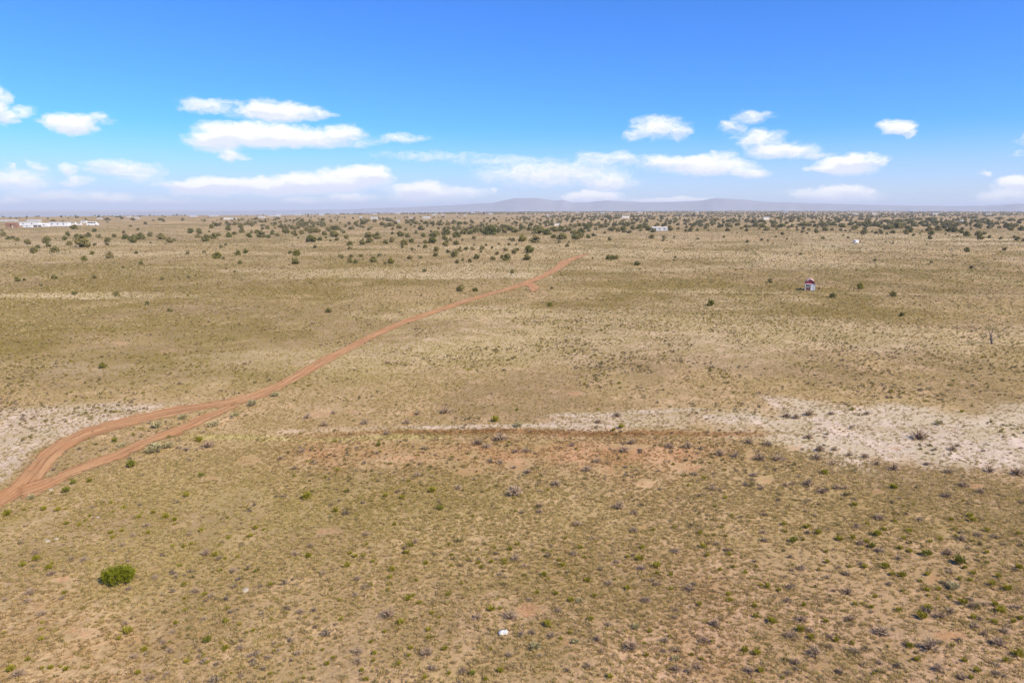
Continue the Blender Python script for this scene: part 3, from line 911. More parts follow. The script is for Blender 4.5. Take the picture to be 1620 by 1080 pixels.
G1 = [(25,295,50),(105,245,35),(65,248,35),(40,232,35),(118,188,28),(148,272,32),(250,95,32),(240,315,50),(230,348,35),(310,232,38),(400,283,38),(220,405,30),(222,380,25),(135,390,45),(355,360,28),(315,455,50),(340,435,35),(430,518,38),(465,535,28),(280,568,60),(470,205,20),(510,190,30),(525,240,30),(605,265,30),(520,292,30),(645,215,30),(650,280,35),(665,300,35),(710,275,32),(693,248,20),(728,205,28),(760,152,22),(838,190,35),(775,272,40),(800,215,40),(963,340,48),(982,358,30),(1035,265,28),(1050,292,45),(1135,208,38),(1153,250,28),(1170,365,45),(1200,435,40),(1090,460,50),(1065,160,25),(995,222,22),(1300,355,25),(1360,250,30),(1360,402,45),(1430,208,40),(1500,300,60),(1420,265,60),(1565,335,35),(1500,328,35),(930,420,40),(1020,425,40),(715,505,55),(755,495,30),(570,375,25),(505,430,40),(370,470,40),(410,600,45),(205,605,32),(140,655,35),(155,710,40),(152,742,30),(330,685,35),(270,760,38),(320,720,35),(490,690,45),(710,688,30),(755,795,52),(685,835,40),(620,810,50,'d'),(510,805,35),(95,790,40),(115,835,40),(395,825,40),(980,580,60),(1085,610,35),(1040,640,30),(1185,550,50),(1465,605,35),(1440,660,30),(1452,720,38),(1275,825,50),(1560,625,30)]
G2 = [(85,140,40),(100,205,50),(208,150,25),(225,240,40),(120,245,35),(180,312,35),(245,298,32),(300,325,38),(220,430,40),(228,458,45),(82,478,38),(345,488,45),(350,535,45),(530,180,55,'d'),(575,168,28),(485,95,40),(460,410,35),(405,395,45),(375,385,35),(650,310,30),(685,225,30),(690,275,40),(580,480,40),(430,565,60),(565,605,60),(615,640,48),(735,650,45),(685,560,40),(300,700,50),(355,715,60),(140,650,30),(45,715,35),(92,735,30),(375,795,45),(910,805,30),(870,300,45),(795,295,30),(905,205,50,'d'),(900,490,38),(918,440,35),(1030,505,45),(1050,412,32),(1040,210,40),(970,300,60),(1000,335,45),(1050,345,60),(1165,335,40),(1133,365,30),(1165,410,48),(1170,432,30),(1172,500,62),(1145,545,70),(1215,450,30),(1275,440,35),(1220,405,35),(1340,475,65),(1318,355,35),(1370,362,40),(1385,330,40),(1475,385,50),(1505,345,45),(1345,302,35),(1325,285,80,'d'),(1165,245,70,'d'),(1180,178,35),(1010,80,30),(880,95,40),(1450,230,35),(1450,275,30),(1450,125,40),(1280,75,40),(1385,80,50),(1605,305,50),(1550,410,60),(1520,515,70),(1490,480,50),(1385,540,45),(1488,562,40),(1575,560,40),(1610,545,40),(1085,680,55),(1115,740,42),(1283,675,38),(1402,795,50),(1540,745,42),(1605,725,70),(1345,745,40),(1375,825,40),(750,170,50),(810,160,40),(930,150,60),(880,180,40),(960,120,40),(1080,130,45),(1055,165,40),(1085,225,40),(650,140,50),(590,110,40)]
GM0 = [(305,540,55,'d'),(340,500,45,'d'),(420,490,40),(880,560,50),(455,590,25),(525,592,30),(940,298,50),(950,465,40,'d'),(1450,575,70),(205,620,35),(95,608,22),(540,300,40,'d')]
GM1 = [(730,205,60),(1330,235,45),(250,695,32),(320,490,30),(430,540,60),(290,570,40),(210,560,40),(470,625,45,'d'),(625,655,25),(825,630,22),(175,320,35,'d'),(835,150,25,'d')]
GM2 = [(1330,160,32),(1010,525,60),(205,570,35),(820,605,40),(680,455,50),(1370,660,50),(105,475,35),(1100,600,25)]
D0 = [(15,455,40),(130,430,70),(120,465,50),(190,525,55),(605,405,45),(730,352,50),(830,345,40),(1100,318,50),(920,420,60),(1000,440,50),(770,660,45),(800,700,50),(1140,690,55),(1180,722,40),(1240,520,40),(1420,515,50),(1465,570,35),(575,195,40),(540,220,35),(690,105,50),(160,235,45),(330,260,45),(590,570,45),(815,610,40),(705,830,60),(75,820,80),(790,810,50),(1140,820,40),(1530,330,40),(1395,240,50),(1470,200,40),(970,240,60),(895,145,40),(240,335,50),(630,150,40),(630,725,50),(395,268,50)]
D1 = [(115,145,45),(350,180,40),(75,362,50),(115,400,60),(65,435,45),(215,540,90),(645,545,65),(800,545,90),(905,615,50),(855,625,50),(1000,630,50),(795,722,50),(75,710,70),(75,755,60),(400,720,90),(430,785,60),(580,800,60),(1030,510,50),(1215,650,60),(1270,575,45),(1380,695,90),(1235,700,40),(1170,775,50),(1075,790,40),(1120,100,60),(1105,240,50),(1310,280,50),(1425,310,60),(1390,130,55),(1590,230,60),(1500,385,50),(1450,465,60),(1590,505,40),(1585,540,40),(1590,795,70),(1540,655,60),(1590,700,60),(940,35,40),(1395,45,50),(1320,20,70),(870,295,40),(755,335,40),(825,265,60),(890,455,40),(1270,380,50),(940,720,40)]
D2 = [(40,410,70),(215,220,45),(345,270,30),(385,135,40),(385,50,40),(110,655,70),(570,555,70),(520,635,75),(635,720,85),(610,605,50),(705,635,45),(825,710,65),(540,760,60),(510,805,55),(320,800,70),(75,780,60),(30,800,50),(790,425,70),(800,550,55),(960,625,100),(1185,700,110),(1225,795,75),(1335,830,60),(1500,770,50),(1500,810,50),(1510,675,80),(1435,620,45),(1395,585,55),(1230,540,70),(1280,515,60),(1440,480,50),(1380,490,60),(1590,495,60),(1330,170,60),(1410,150,50),(1495,155,35),(1270,240,60),(1275,325,40),(940,225,60),(850,190,50),(1030,260,50),(720,410,30),(750,800,50),(850,285,40),(745,300,40),(785,335,50),(690,350,40),(985,380,40),(1130,75,50),(940,70,50),(830,110,50),(1540,610,60),(940,755,40),(160,580,70),(500,465,60)]
DM0 = [(1430,350,40),(1330,385,40),(1395,430,40),(975,330,80),(880,340,50),(895,390,40),(1580,165,40),(1535,225,50),(1455,190,60)]
DM1 = [(645,315,70),(755,295,90),(875,350,50),(830,350,40),(755,405,50),(820,425,40),(1345,350,70),(1095,320,40),(1560,330,60),(1380,310,50),(1215,400,50),(1170,440,60),(360,465,50),(555,525,45),(820,560,110),(940,640,40),(940,610,50),(1020,510,60),(885,450,50),(690,330,60),(360,170,40),(110,215,60),(215,265,50),(310,215,50),(1220,210,50),(1310,180,50),(490,165,70)]
DM2 = [(1135,290,90),(370,390,70),(460,390,70),(255,375,60),(180,365,60),(320,310,60),(410,320,60),(30,330,60),(605,285,60),(660,345,60),(725,340,40),(1470,445,60),(1600,460,80),(1010,435,70),(1270,450,60),(600,510,70),(670,545,60),(735,525,50),(775,525,40),(525,505,40),(490,510,40),(375,525,40),(145,530,50),(345,465,50),(60,460,45),(1340,515,60),(880,170,35),(710,170,40),(605,175,60),(545,190,50),(500,185,60),(1290,340,50),(1310,320,30),(640,385,60),(715,410,50),(795,365,40),(870,375,50),(930,410,50),(1165,410,40),(940,670,60),(1420,545,50),(1260,565,60)]
P0 = [(1570,60,40)]
P1 = [(1130,465,60),(1400,590,60),(1590,740,60),(920,690,90),(1110,660,60)]
P2 = [(1295,405,90)]
PM0 = [(720,355,120),(790,330,80),(1110,180,60),(1005,230,70),(735,235,80),(860,190,60),(1190,130,70),(1305,85,60),(570,325,60),(140,575,60)]
PM1 = [(840,230,60)]
PM2 = [(1225,220,60)]
GREENS, DEADS, PALES = [], [], []
for dst, trio in ((GREENS, ((G0, G1, G2), (GM0, GM1, GM2))), (DEADS, ((D0, D1, D2), (DM0, DM1, DM2))), (PALES, ((P0, P1, P2), (PM0, PM1, PM2)))):
    for k in range(3):
        dst += expand(trio[0][k], 540 * k, 800, 3) + expand(trio[1][k], 540 * k, 600, 3)

ONES = ['', 'first', 'second', 'third', 'fourth', 'fifth', 'sixth', 'seventh', 'eighth', 'ninth', 'tenth', 'eleventh', 'twelfth', 'thirteenth', 'fourteenth', 'fifteenth', 'sixteenth', 'seventeenth', 'eighteenth', 'nineteenth', 'twentieth']


def ordinal(n):
    if n <= 20:
        return ONES[n]
    tens = {2: ('twenty', 'twentieth'), 3: ('thirty', 'thirtieth'), 4: ('forty', 'fortieth'), 5: ('fifty', 'fiftieth')}[n // 10]
    return tens[1] if n % 10 == 0 else tens[0] + '-' + ONES[n % 10]


NEAR_BANDS = [(1046, 'along the very bottom edge'), (1016, 'just above the bottom edge'), (986, 'level with the white scrap'), (950, 'above the white scrap'), (925, 'level with the big bush foot'), (898, 'level with the big bush top'), (870, 'just above the big bush'), (840, 'well above the big bush'), (808, 'just below the road junction'), (776, 'level with the road junction'), (745, 'level with the lower fork'), (712, 'across the red soil band'), (676, 'level with the pale ground'), (0, 'above the pale ground')]
FAR_BANDS = [(470, 'in the middle distance'), (440, 'level with the red shed'), (402, 'just beyond the red shed'), (391, 'level with the road end'), (383, 'level with the white camper'), (376, 'just behind the white camper'), (370, 'well behind the white camper'), (364, 'level with the mobile home'), (358, 'behind the mobile home'), (353, 'far behind the mobile home'), (348, 'just below the horizon'), (0, 'on the horizon')]


def rows_of(lst, bands):
    """for each thing a phrase naming its row in the picture and its turn from the left in that row"""
    rows_ = {}
    for k, e in enumerate(lst):
        band_ = next(p for lim, p in bands if e[1] >= lim)
        third = 'left third' if e[0] < 540 else 'middle third' if e[0] < 1080 else 'right third'
        rows_.setdefault((band_, third), []).append((e[0], k))
    out = {}
    for (band_, third), v in rows_.items():
        for q, (_, k) in enumerate(sorted(v)):
            out[k] = f'{ordinal(q + 1)} from left in the {third}, {band_}'
    return out


def px_per_m(x, y, z):
    return 1080.0 / float(project(np.array(x), np.array(y), np.array(z))[2])


def sprig(lst, name, meshes, look, cat, group, squash=(.9, 1.15), lift=.0):
    where = rows_of(lst, NEAR_BANDS)
    for k, (px, py, w, fl) in enumerate(lst):
        if py > 1078:
            py = 1078
        x, y, z = (float(v) for v in ground(px, py))
        wid = w / px_per_m(x, y, z)
        o = bpy.data.objects.new(name, meshes[rng.integers(len(meshes))])
        o.location = (x, y + wid * .25, z)
        s = wid * rng.uniform(*squash)
        o.scale = (wid * 1.06, wid * .95, s)
        o.rotation_euler = (0, 0, rng.uniform(0, math.tau))
        link(o)
        tag(o, f'{look}, {where[k]}', cat, group)


# ---------------------------------------------------------------- juniper trees
TREES = [e for e in TREES if not any(abs(e[0] - q[0]) < 2 and abs(e[1] - q[1]) < 1.5 and e[2] <= q[2] and e is not q for q in TREES)]
TREES.sort(key=lambda e: -e[2])
TREE_THINGS, TREE_REST = TREES[:298], TREES[298:]
tree_rows = rows_of(TREE_THINGS, FAR_BANDS)
for k, (px, py, w, fl) in enumerate(TREE_THINGS):
    x, y, z = (float(v) for v in ground(px, py))
    wid = w / px_per_m(x, y, z) * 1.13
    near = py > 402
    root = empty('juniper_tree', (x, y + wid * .2, z), rng.uniform(0, math.tau))
    ms = CROWNS_YG if fl in 'yg' and fl else CROWNS
    hs = rng.uniform(.80, 1.12)
    cr = bpy.data.objects.new('crown', ms[rng.integers(len(ms))])
    hgt = min(wid * hs, 10.0 if w > 20 else 6.6)
    cr.scale = (wid, wid, hgt)
    link(cr, root)
    tk = bpy.data.objects.new('trunk', TRUNKS[rng.integers(len(TRUNKS))])
    tk.scale = (wid * .9, wid * .9, hgt)
    link(tk, root)
    colw = 'yellow-green' if fl in ('y', 'g') else 'dark olive'
    size = 'large ' if w > 13 else '' if w > 8 else 'small '
    lab = f'{size}{colw} juniper, {tree_rows[k]}'
    tag(root, lab, 'tree', 'juniper trees scattered over the plain')

# long low juniper right of the road's far end
x, y, z = (float(v) for v in ground(969, 410.5))
wid = 22 / px_per_m(x, y, z)
root = empty('juniper_tree', (x, y, z))
for k in range(3):
    cr = bpy.data.objects.new('crown', CROWNS_LOW[k])
    cr.location = ((k - 1) * wid * .30, 0, 0)
    cr.scale = (wid * .45, wid * .4, wid * .62)
    link(cr, root)
    tk = bpy.data.objects.new('trunk', TRUNKS[k])
    tk.location = ((k - 1) * wid * .30, 0, 0)
    tk.scale = (wid * .35, wid * .35, wid * .4)
    link(tk, root)
tag(root, 'long low dark juniper hedge just right of where the red road ends', 'tree', 'juniper trees scattered over the plain')

# ---------------------------------------------------------------- foreground shrubs
sprig([e for e in GREENS if e[3] != 'd'], 'green_shrub', GREEN, 'bright yellow-green shrub', 'shrub', 'green shrubs in the dry grass')
sprig([e for e in GREENS if e[3] == 'd'], 'dark_green_shrub', DGREEN, 'dark green shrub', 'shrub', 'green shrubs in the dry grass')
sprig(DEADS, 'dead_shrub', DEAD, 'grey bare-twigged shrub', 'shrub', 'grey shrubs in the dry grass', (.8, 1.1))
sprig(PALES, 'pale_shrub', PALE, 'pale straw-green shrub', 'shrub', 'pale shrubs in the dry grass', (.75, 1.0))

# dark green round shrub by the fork
x, y, z = (float(v) for v in ground(208, 739))
wid = 19 / px_per_m(x, y, z)
o = link(bpy.data.objects.new('round_shrub', clump('round_shrub', 'dark_green_shrub', 420, 77, .5, .78, (.15, .03), .5)))
o.location = (x, y, z)
o.scale = (wid, wid, wid * 1.15)
tag(o, 'round dark green shrub standing beside the lower red dirt fork', 'shrub')

# the big bright bush in the left foreground
x, y, z = (float(v) for v in ground(179, 930))
bush = empty('large_bush', (x, y + .5, z), 0)
bush.scale = (1.10, 1.0, .84)
g = np.random.default_rng(5)
Vv, Ff = [], []
sprays = []
for k in range(95):
    th = g.uniform(0, math.tau)
    q = math.sqrt(g.uniform(0, 1))
    bx, by = q * math.cos(th) * .82, q * math.sin(th) * .55
    hgt = (1.18 - .52 * q ** 2) * g.uniform(.72, 1.1) * (1 + .16 * bx)
    sprays.append((bx, by, hgt))
    lean = np.array([bx * .32 + g.normal(0, .08), by * .35 + g.normal(0, .08), 1.0])
    for q2 in range(46):
        s = g.uniform(.12, 1) ** .8
        p = np.array([bx * .78, by * .78, 0]) + lean * hgt * s
        p = p + g.normal(0, .055, 3) * (1.25 - s * .5)
        p[2] = max(p[2], .03)
        d = lean / np.linalg.norm(lean) * .8 + g.normal(0, .4, 3)
        d /= np.linalg.norm(d)
        sd = np.cross(d, g.normal(0, 1, 3))
        sd /= np.linalg.norm(sd)
        ln, wv = g.uniform(.07, .14), g.uniform(.012, .02)
        b0 = len(Vv)
        Vv += [p - sd * wv * .6, p + sd * wv * .6, p + d * ln + sd * wv, p + d * ln - sd * wv]
        Ff.append((b0, b0 + 1, b0 + 2, b0 + 3))
link(bpy.data.objects.new('foliage', mesh_np('foliage', Vv, Ff, 'big_bush_foliage')), bush)
mb = MB()
for (bx, by, hgt) in sprays[::3]:
    mb.tube([(bx * .45, by * .45, -.03), (bx * .7, by * .7, hgt * .35), (bx * .95, by * .95, hgt * .75)], [.022, .016, .006], 5)
mb.build('stem', 'grey_bark', bush)
tag(bush, 'large bright green bush standing alone in the left foreground', 'bush')

# bare dead tree at the right edge
x, y, z = (float(v) for v in ground(1568, 544))
dead = empty('dead_tree', (x, y, z))
mb = MB()
mb.tube([(.15, 0, -.05), (-.05, 0, .6), (-.12, .03, 1.15), (-.35, .05, 1.6)], [.17, .14, .11, .06], 7)
mb.build('trunk', 'grey_bark', dead)
g2 = random.Random(3)
LIMBS = [((-.12, .03, 1.1), (.35, .1, 1.55), (.95, .2, 2.2)), ((-.3, .05, 1.55), (-.9, -.1, 1.65), (-1.6, -.1, 1.45)), ((-.12, .03, 1.15), (.1, .3, 1.9), (.35, .4, 2.7)), ((.0, 0, .8), (.6, -.1, 1.1), (1.2, -.1, 1.25)), ((-.35, .05, 1.6), (-.6, .1, 2.1), (-.7, .1, 2.5))]
tw_v, tw_f = [], []
g = np.random.default_rng(12)
for L in LIMBS:
    mb = MB()
    mb.tube(L, [.055, .04, .015], 5)
    mb.build('branch', 'grey_bark', dead)
    for k in range(60):
        s = g.uniform(.35, 1.05)
        p = np.array(L[1]) * (1 - s) + np.array(L[2]) * s + g.normal(0, .17, 3)
        d = g.normal(0, 1, 3) + np.array([0, 0, .5])
        d /= np.linalg.norm(d)
        sd = np.cross(d, g.normal(0, 1, 3))
        sd /= np.linalg.norm(sd)
        b0 = len(tw_v)
        ln = g.uniform(.08, .2)
        tw_v += [p - sd * .012, p + sd * .012, p + d * ln + sd * .022, p + d * ln - sd * .022]
        tw_f.append((b0, b0 + 1, b0 + 2, b0 + 3))
link(bpy.data.objects.new('crown', mesh_np('crown', tw_v, tw_f, 'dark_green_shrub')), dead)
tag(dead, 'sparse half-dead tree with bare grey trunk near the right edge', 'tree')

# ---------------------------------------------------------------- red garden shed with a gambrel roof
x, y, z = (float(v) for v in ground(1284, 460))
ppm = px_per_m(x, y, z)
shed = empty('garden_shed', (x, y + 1.2, z), R(-21))
wS = 13.6 / ppm                      # width of the front
hw = wS / 2
e_ = 10.2 / ppm                      # height of the eaves
dS = 2.9
mb = MB().box(-hw, hw, -1.2, -1.2 + dS, .08, e_)
mb.build('wall', 'brown_siding', shed)
gam = [(-hw - .02, e_ + .004), (-hw * .72, e_ + .72), (-.12, e_ + 1.13), (.12, e_ + 1.13), (hw * .72, e_ + .72), (hw + .02, e_ + .004)]
gb = MB().prism(gam, -1.2 - .012, -1.2 + dS)
gb.build('gable', 'barn_red', shed)
rf = None
sl = [((-hw - .12, e_ - .02), (-hw * .75, e_ + .76), 'barn_red'), ((-hw * .75, e_ + .762), (0, e_ + 1.26), 'sunlit_roof_pink'), ((0, e_ + 1.262), (hw * .75, e_ + .762), 'sunlit_roof_pink'), ((hw * .75, e_ + .76), (hw + .12, e_ - .02), 'barn_red')]  # upper panels have sunlight painted into their pink; lower ones stay barn red
for (p, q, mm) in sl:
    d = Vector((q[0] - p[0], q[1] - p[1]))
    n2 = Vector((-d.y, d.x)).normalized() * .05
    if n2.y < 0:
        n2 = -n2
    MB().prism([p, q, (q[0] + n2.x, q[1] + n2.y), (p[0] + n2.x, p[1] + n2.y)], -1.36, -1.2 + dS + .12).build('roof_panel', mm, shed)
MB().box(-hw - .05, hw + .05, -1.29, -1.22, e_ - .07, e_ + .10).build('eaves_board', 'white_paint', shed)
for s in (-1, 1):
    MB().box(s * hw - .08, s * hw + .08, -1.26, -1.16, .04, e_ - .075).build('corner_post', 'white_paint', shed)
dr = MB().box(.22, .95, -1.25, -1.212, .12, e_ - .14).build('door', 'white_vinyl', shed)
for (x0, x1, z0, z1) in ((.12, .22, .08, e_ - .08), (.95, 1.0, .08, e_ - .08)):
    MB().box(x0, x1, -1.275, -1.21, z0, z1).build('door_frame', 'white_paint', dr)
MB().box(.84, .89, -1.30, -1.252, .70, .82).build('handle', 'dark_window', dr)
wn = MB().box(-.86, -.28, -1.235, -1.206, e_ - .62, e_ - .12).build('window', 'dark_window', shed)
MB().box(-.92, -.18, -1.30, -1.21, e_ - .74, e_ - .625).build('sill', 'white_paint', wn)
MB().box(-.60, -.55, -1.25, -1.237, e_ - .60, e_ - .14).build('mullion', 'sunlit_roof_pink', wn)
MB().box(-.24, -.18, -1.25, -1.208, e_ - .62, e_ - .12).build('frame', 'white_paint', wn)
MB().box(-hw - .1, hw + .1, -1.3, -1.2 + dS + .1, -.12, .082).build('floor_base', 'skirting', shed)
tag(shed, 'small red barn-style shed with white trim standing alone on the plain', 'shed')
x, y, z = (float(v) for v in ground(1295, 459))
o = link(bpy.data.objects.new('brown_shrub', clump('brown_shrub', 'dead_twigs', 200, 91, .5, .9, (.16, .03), .5)))
o.location = (x, y, z)
o.scale = (1.0, 1.0, 1.5)
tag(o, 'brown leafless shrub close against the right side of the red shed', 'shrub')


# ---------------------------------------------------------------- far buildings and vehicles
def home(px0, px1, py, hp, label, wall='white_vinyl', roof='grey_shingle', pitch=.22, depth=.32, skirt=True, wins=3, name='mobile_home', rz=0.0, cat='house', group=None):
    x, y, z = (float(v) for v in ground((px0 + px1) / 2, py))
    k = px_per_m(x, y, z)
    w, h = (px1 - px0) / k, hp / k
    d = max(w * depth, 2.5)
    o = empty(name, (x, y + d / 2, z), rz)
    base = min(.5, h * .16) if skirt else -.2
    rh = h * pitch
    MB().box(-w / 2, w / 2, -d / 2, d / 2, base, h - rh).build('wall', wall, o)
    MB().prism_x([(-d / 2 - .25, h - rh + .004), (-d / 2 - .25, h - rh + .12), (0, h), (d / 2 + .25, h - rh + .12), (d / 2 + .25, h - rh + .004)], -w / 2 - .2, w / 2 + .2).build('roof', roof, o)
    if skirt:
        MB().box(-w / 2 + .06, w / 2 - .06, -d / 2 + .06, d / 2 - .06, -.3, base - .004).build('skirting', 'skirting', o)
    wz = base + (h - rh - base) * .45
    for q in range(wins):
        cx = -w / 2 + w * (q + .6) / (wins + .3)
        ww = min(1.2, w / (wins * 2.2))
        MB().box(cx - ww / 2, cx + ww / 2, -d / 2 - .03, -d / 2 + .02, wz, wz + (h - rh - base) * .35).build('window', 'dark_window', o)
    if wins:
        cx = w * .12
        MB().box(cx - .45, cx + .45, -d / 2 - .04, -d / 2 + .02, base, base + min(2.0, (h - rh - base) * .85)).build('door', 'cream_paint', o)
    tag(o, label, cat, group)
    return o


def vehicle(px0, px1, py, hp, label, name='parked_van', paint='white_paint'):
    x, y, z = (float(v) for v in ground((px0 + px1) / 2, py))
    k = px_per_m(x, y, z)
    w, h = (px1 - px0) / k, hp / k
    d = min(2.2, w * .42)
    o = empty(name, (x, y + d / 2, z))
    wr = h * .14
    prof_ = [(-w / 2, wr * .9), (w / 2, wr * .9), (w / 2, h * .52), (w * .40, h * .58), (w * .28, h * .97), (w * .22, h), (-w * .44, h), (-w / 2, h * .94)]
    MB().prism(prof_, -d / 2, d / 2).build('body', paint, o)
    for s in (-.30, .30):
        for sy in (-1, 1):
            MB().tube([(w * s, sy * (d / 2 - .02) - .12 * sy, wr), (w * s, sy * (d / 2 + .04), wr)], [wr, wr], 12).build('wheel', 'tyre', o)
    MB().box(-w * .40, w * .12, -d / 2 - .02, -d / 2 + .01, h * .62, h * .86).build('side_window', 'dark_window', o)
    MB().prism([(w * .16, h * .60), (w * .36, h * .60), (w * .27, h * .90), (w * .16, h * .90)], -d / 2 - .02, -d / 2 + .01).build('cab_window', 'dark_window', o)
    tag(o, label, 'vehicle')
    return o


home(1032, 1056, 366, 7, 'long pale mobile home among junipers right of the road end', wall='far_white', roof='far_white')
home(29, 60, 357.6, 6, 'long white metal building behind a white trailer at the left edge', pitch=.12, wins=2, name='metal_building', roof='white_paint', cat='building')
home(36.5, 50, 360.6, 4.3, 'white box trailer parked in front of the long white building', pitch=.08, wins=1, name='box_trailer', roof='white_paint', cat='trailer')
home(65, 75.5, 359.4, 6.2, 'small white outbuilding between the two long white buildings at left', wins=1, name='outbuilding', roof='white_paint', cat='building', depth=.5)
home(77, 107, 358.8, 7, 'long white mobile home with dark skirting at far left', pitch=.10, roof='white_paint')
home(9, 27, 360.2, 8, 'rust-brown low shed at the left edge of the photo', wall='rust', roof='rust', wins=1, name='rusty_shed', cat='shed', skirt=False)
home(51, 65, 359.4, 3.6, 'low dark grey lean-to beside the white box trailer', wall='skirting', roof='grey_shingle', wins=1, name='lean_to', cat='shed', skirt=False, depth=.4)
vehicle(109, 121, 356.6, 5, 'cream motorhome parked right of the long white mobile home', 'parked_motorhome', 'cream_paint')
vehicle(122, 128.5, 356.6, 3.4, 'small white car beside the cream motorhome', 'parked_car')
vehicle(137, 155, 357, 6, 'larger white van parked farthest right of the left cluster', 'parked_van')
vehicle(128, 138, 353.2, 4, 'white van parked behind the others at far left', 'parked_van')
HOUSES = [(0, 8, 350.6, 2.6), (9, 24, 350.4, 2.6), (42, 60, 350.6, 3.0), (153, 160, 346.6, 2.2), (211, 219, 346.0, 2.4), (354, 371, 347.0, 3.2, 'cream_paint'), (408, 418, 344.8, 2.4), (438, 443, 342.8, 3.6), (424, 436, 342.6, 2), (529, 534, 339, 2), (586, 597, 346.4, 3), (669, 680, 346, 3.4), (648, 652, 346, 2), (557, 560, 345, 2), (628, 632, 351.3, 3), (569, 573, 345, 2.4), (626, 634, 338.6, 2), (684, 690, 340.6, 2), (699, 702, 341, 2), (734, 737, 341, 2), (770, 779, 339.2, 2), (864, 870, 342.4, 2.4), (877, 886, 357, 4, 'cream_paint'), (984, 996, 345.2, 4, 'cream_paint'), (911, 914, 337.2, 2), (1208, 1217, 347.6, 4.5, 'cream_paint'), (1519, 1525, 351.6, 3), (1476, 1486, 339.5, 2.4), (1348, 1358, 340, 2.2), (1380, 1388, 339, 2), (1290, 1293, 336.8, 1.6), (1415, 1422, 338, 1.8), (1560, 1568, 340, 2.0), (1010, 1016, 337, 1.8), (1100, 1106, 336.8, 1.8), (300, 310, 343.2, 2.2), (330, 343, 342.6, 1.8), (200, 206, 344, 2), (505, 512, 341, 2), (745, 752, 337.6, 1.8), (590, 596, 339.6, 1.8), (1240, 1246, 337.2, 1.7), (950, 956, 338, 1.8), (466, 474, 341, 1.8)]
HOUSES.sort()
for hk, e in enumerate(HOUSES):
    px0, px1, py, hp = e[:4]
    wl = e[4] if len(e) > 4 else 'far_white'
    home(px0, px1, py, hp, f"tiny distant {'cream' if len(e) > 4 else 'white'} house, {ordinal(hk + 1)} from the left along the horizon", wall=wl, wins=0, skirt=False, depth=.5, name='distant_house', roof='far_white' if wl == 'far_white' else 'grey_shingle', group='distant houses on the plain')

# white camper on the right
x, y, z = (float(v) for v in ground(1355, 386))
k = px_per_m(x, y, z)
cm = empty('camper_trailer', (x, y + 1, z))
MB().box(-1.15, 1.35, -.9, .9, .45, 2.25, .16).build('body', 'white_paint', cm)
MB().box(-1.0, -.45, -.935, -.895, 1.05, 1.75).build('window', 'dark_window', cm)
for s in (-1, 1):
    MB().tube([(.15, s * .72, .32), (.15, s * .92, .32)], [.32, .32], 14).build('wheel', 'tyre', cm)
MB().tube([(-1.15, 0, .5), (-2.3, 0, .42)], [.06, .05], 6).build('tow_bar', 'skirting', cm)
MB().box(-1.75, -1.25, -.2, .2, .52, .95, .03).build('gas_box', 'cream_paint', cm)
tag(cm, 'small white camper trailer alone on the right of the plain', 'trailer')

# ---------------------------------------------------------------- scraps and stones
x, y, z = (float(v) for v in ground(796, 1002))
g = np.random.default_rng(31)
nx_, ny_ = 11, 8
VV_ = []
for side in (0, 1):
    for b_ in range(ny_):
        for a_ in range(nx_):
            u_, v_ = a_ / (nx_ - 1) - .5, b_ / (ny_ - 1) - .5
            k_ = 1 - .35 * abs(v_) * 2
            VV_.append((u_ * .50 * k_ + .05 * v_, v_ * .34, .03 + .13 * (vnoise(u_ * 5 + 3, v_ * 5, 8) ** 1.3) * (1.2 - 2 * max(abs(u_), abs(v_))) - side * .012))
Fq = []
N_ = nx_ * ny_
for b_ in range(ny_ - 1):
    for a_ in range(nx_ - 1):
        q = b_ * nx_ + a_
        Fq.append((q, q + 1, q + nx_ + 1, q + nx_))
        Fq.append((N_ + q, N_ + q + nx_, N_ + q + nx_ + 1, N_ + q + 1))
rim = [a_ for a_ in range(nx_)] + [b_ * nx_ + nx_ - 1 for b_ in range(1, ny_)] + [(ny_ - 1) * nx_ + a_ for a_ in range(nx_ - 2, -1, -1)] + [b_ * nx_ for b_ in range(ny_ - 2, 0, -1)]
for p, q in zip(rim, rim[1:] + rim[:1]):
    Fq.append((q, p, p + N_, q + N_))
o = link(bpy.data.objects.new('white_scrap', mesh_np('white_scrap', VV_, Fq, 'white_scrap')))
o.location = (x, y, z + .05)
o.rotation_euler = (.12, 0, .15)
tag(o, 'crumpled white scrap lying on the grass in the middle foreground', 'litter')


def stone(px, py, w, label, seed):
    x, y, z = (float(v) for v in ground(px, py))
    wid = w / px_per_m(x, y, z)
    bm = bmesh.new()
    bmesh.ops.create_icosphere(bm, subdivisions=2, radius=.5)
    gg = random.Random(seed)
    off = gg.uniform(0, 50)
    for v in bm.verts:
        k_ = .75 + .5 * float(vnoise(v.co.x * 2.2 + off, v.co.y * 2.2 + v.co.z * 3, seed))
        v.co = Vector((v.co.x * k_, v.co.y * k_ * .8, max(v.co.z * k_ * .5, -.05)))
    me = bpy.data.meshes.new('pale_stone')
    bm.to_mesh(me)
    bm.free()
    me.materials.append(MATS['stone'])
    o = link(bpy.data.objects.new('pale_stone', me))
    o.location = (x, y, z)
    o.scale = (wid, wid, wid)
    o.rotation_euler = (0, 0, gg.uniform(0, 6))
    tag(o, label, 'stone', 'pale stones lying in the grass')


stone(388, 934, 14, 'flat pale stone lying right of the large green bush', 1)
stone(155, 818, 6, 'small white stone below the left end of the dirt road', 2)
stone(74, 856, 10, 'broad pale stone left of the pair below the dirt road', 3)
stone(90, 852, 8, 'smaller pale stone right of the broad one below the dirt road', 4)
stone(493, 803, 5, 'tiny pale stone in the grass upper left of centre foreground', 5)
stone(1396, 606, 5, 'tiny white stone just above the pale bare ground at right', 6)
stone(8, 432, 3, 'single white stone on the far left of the middle plain', 7)
stone(80, 774, 9, 'flat tan stone at the edge of the dirt road junction', 8)


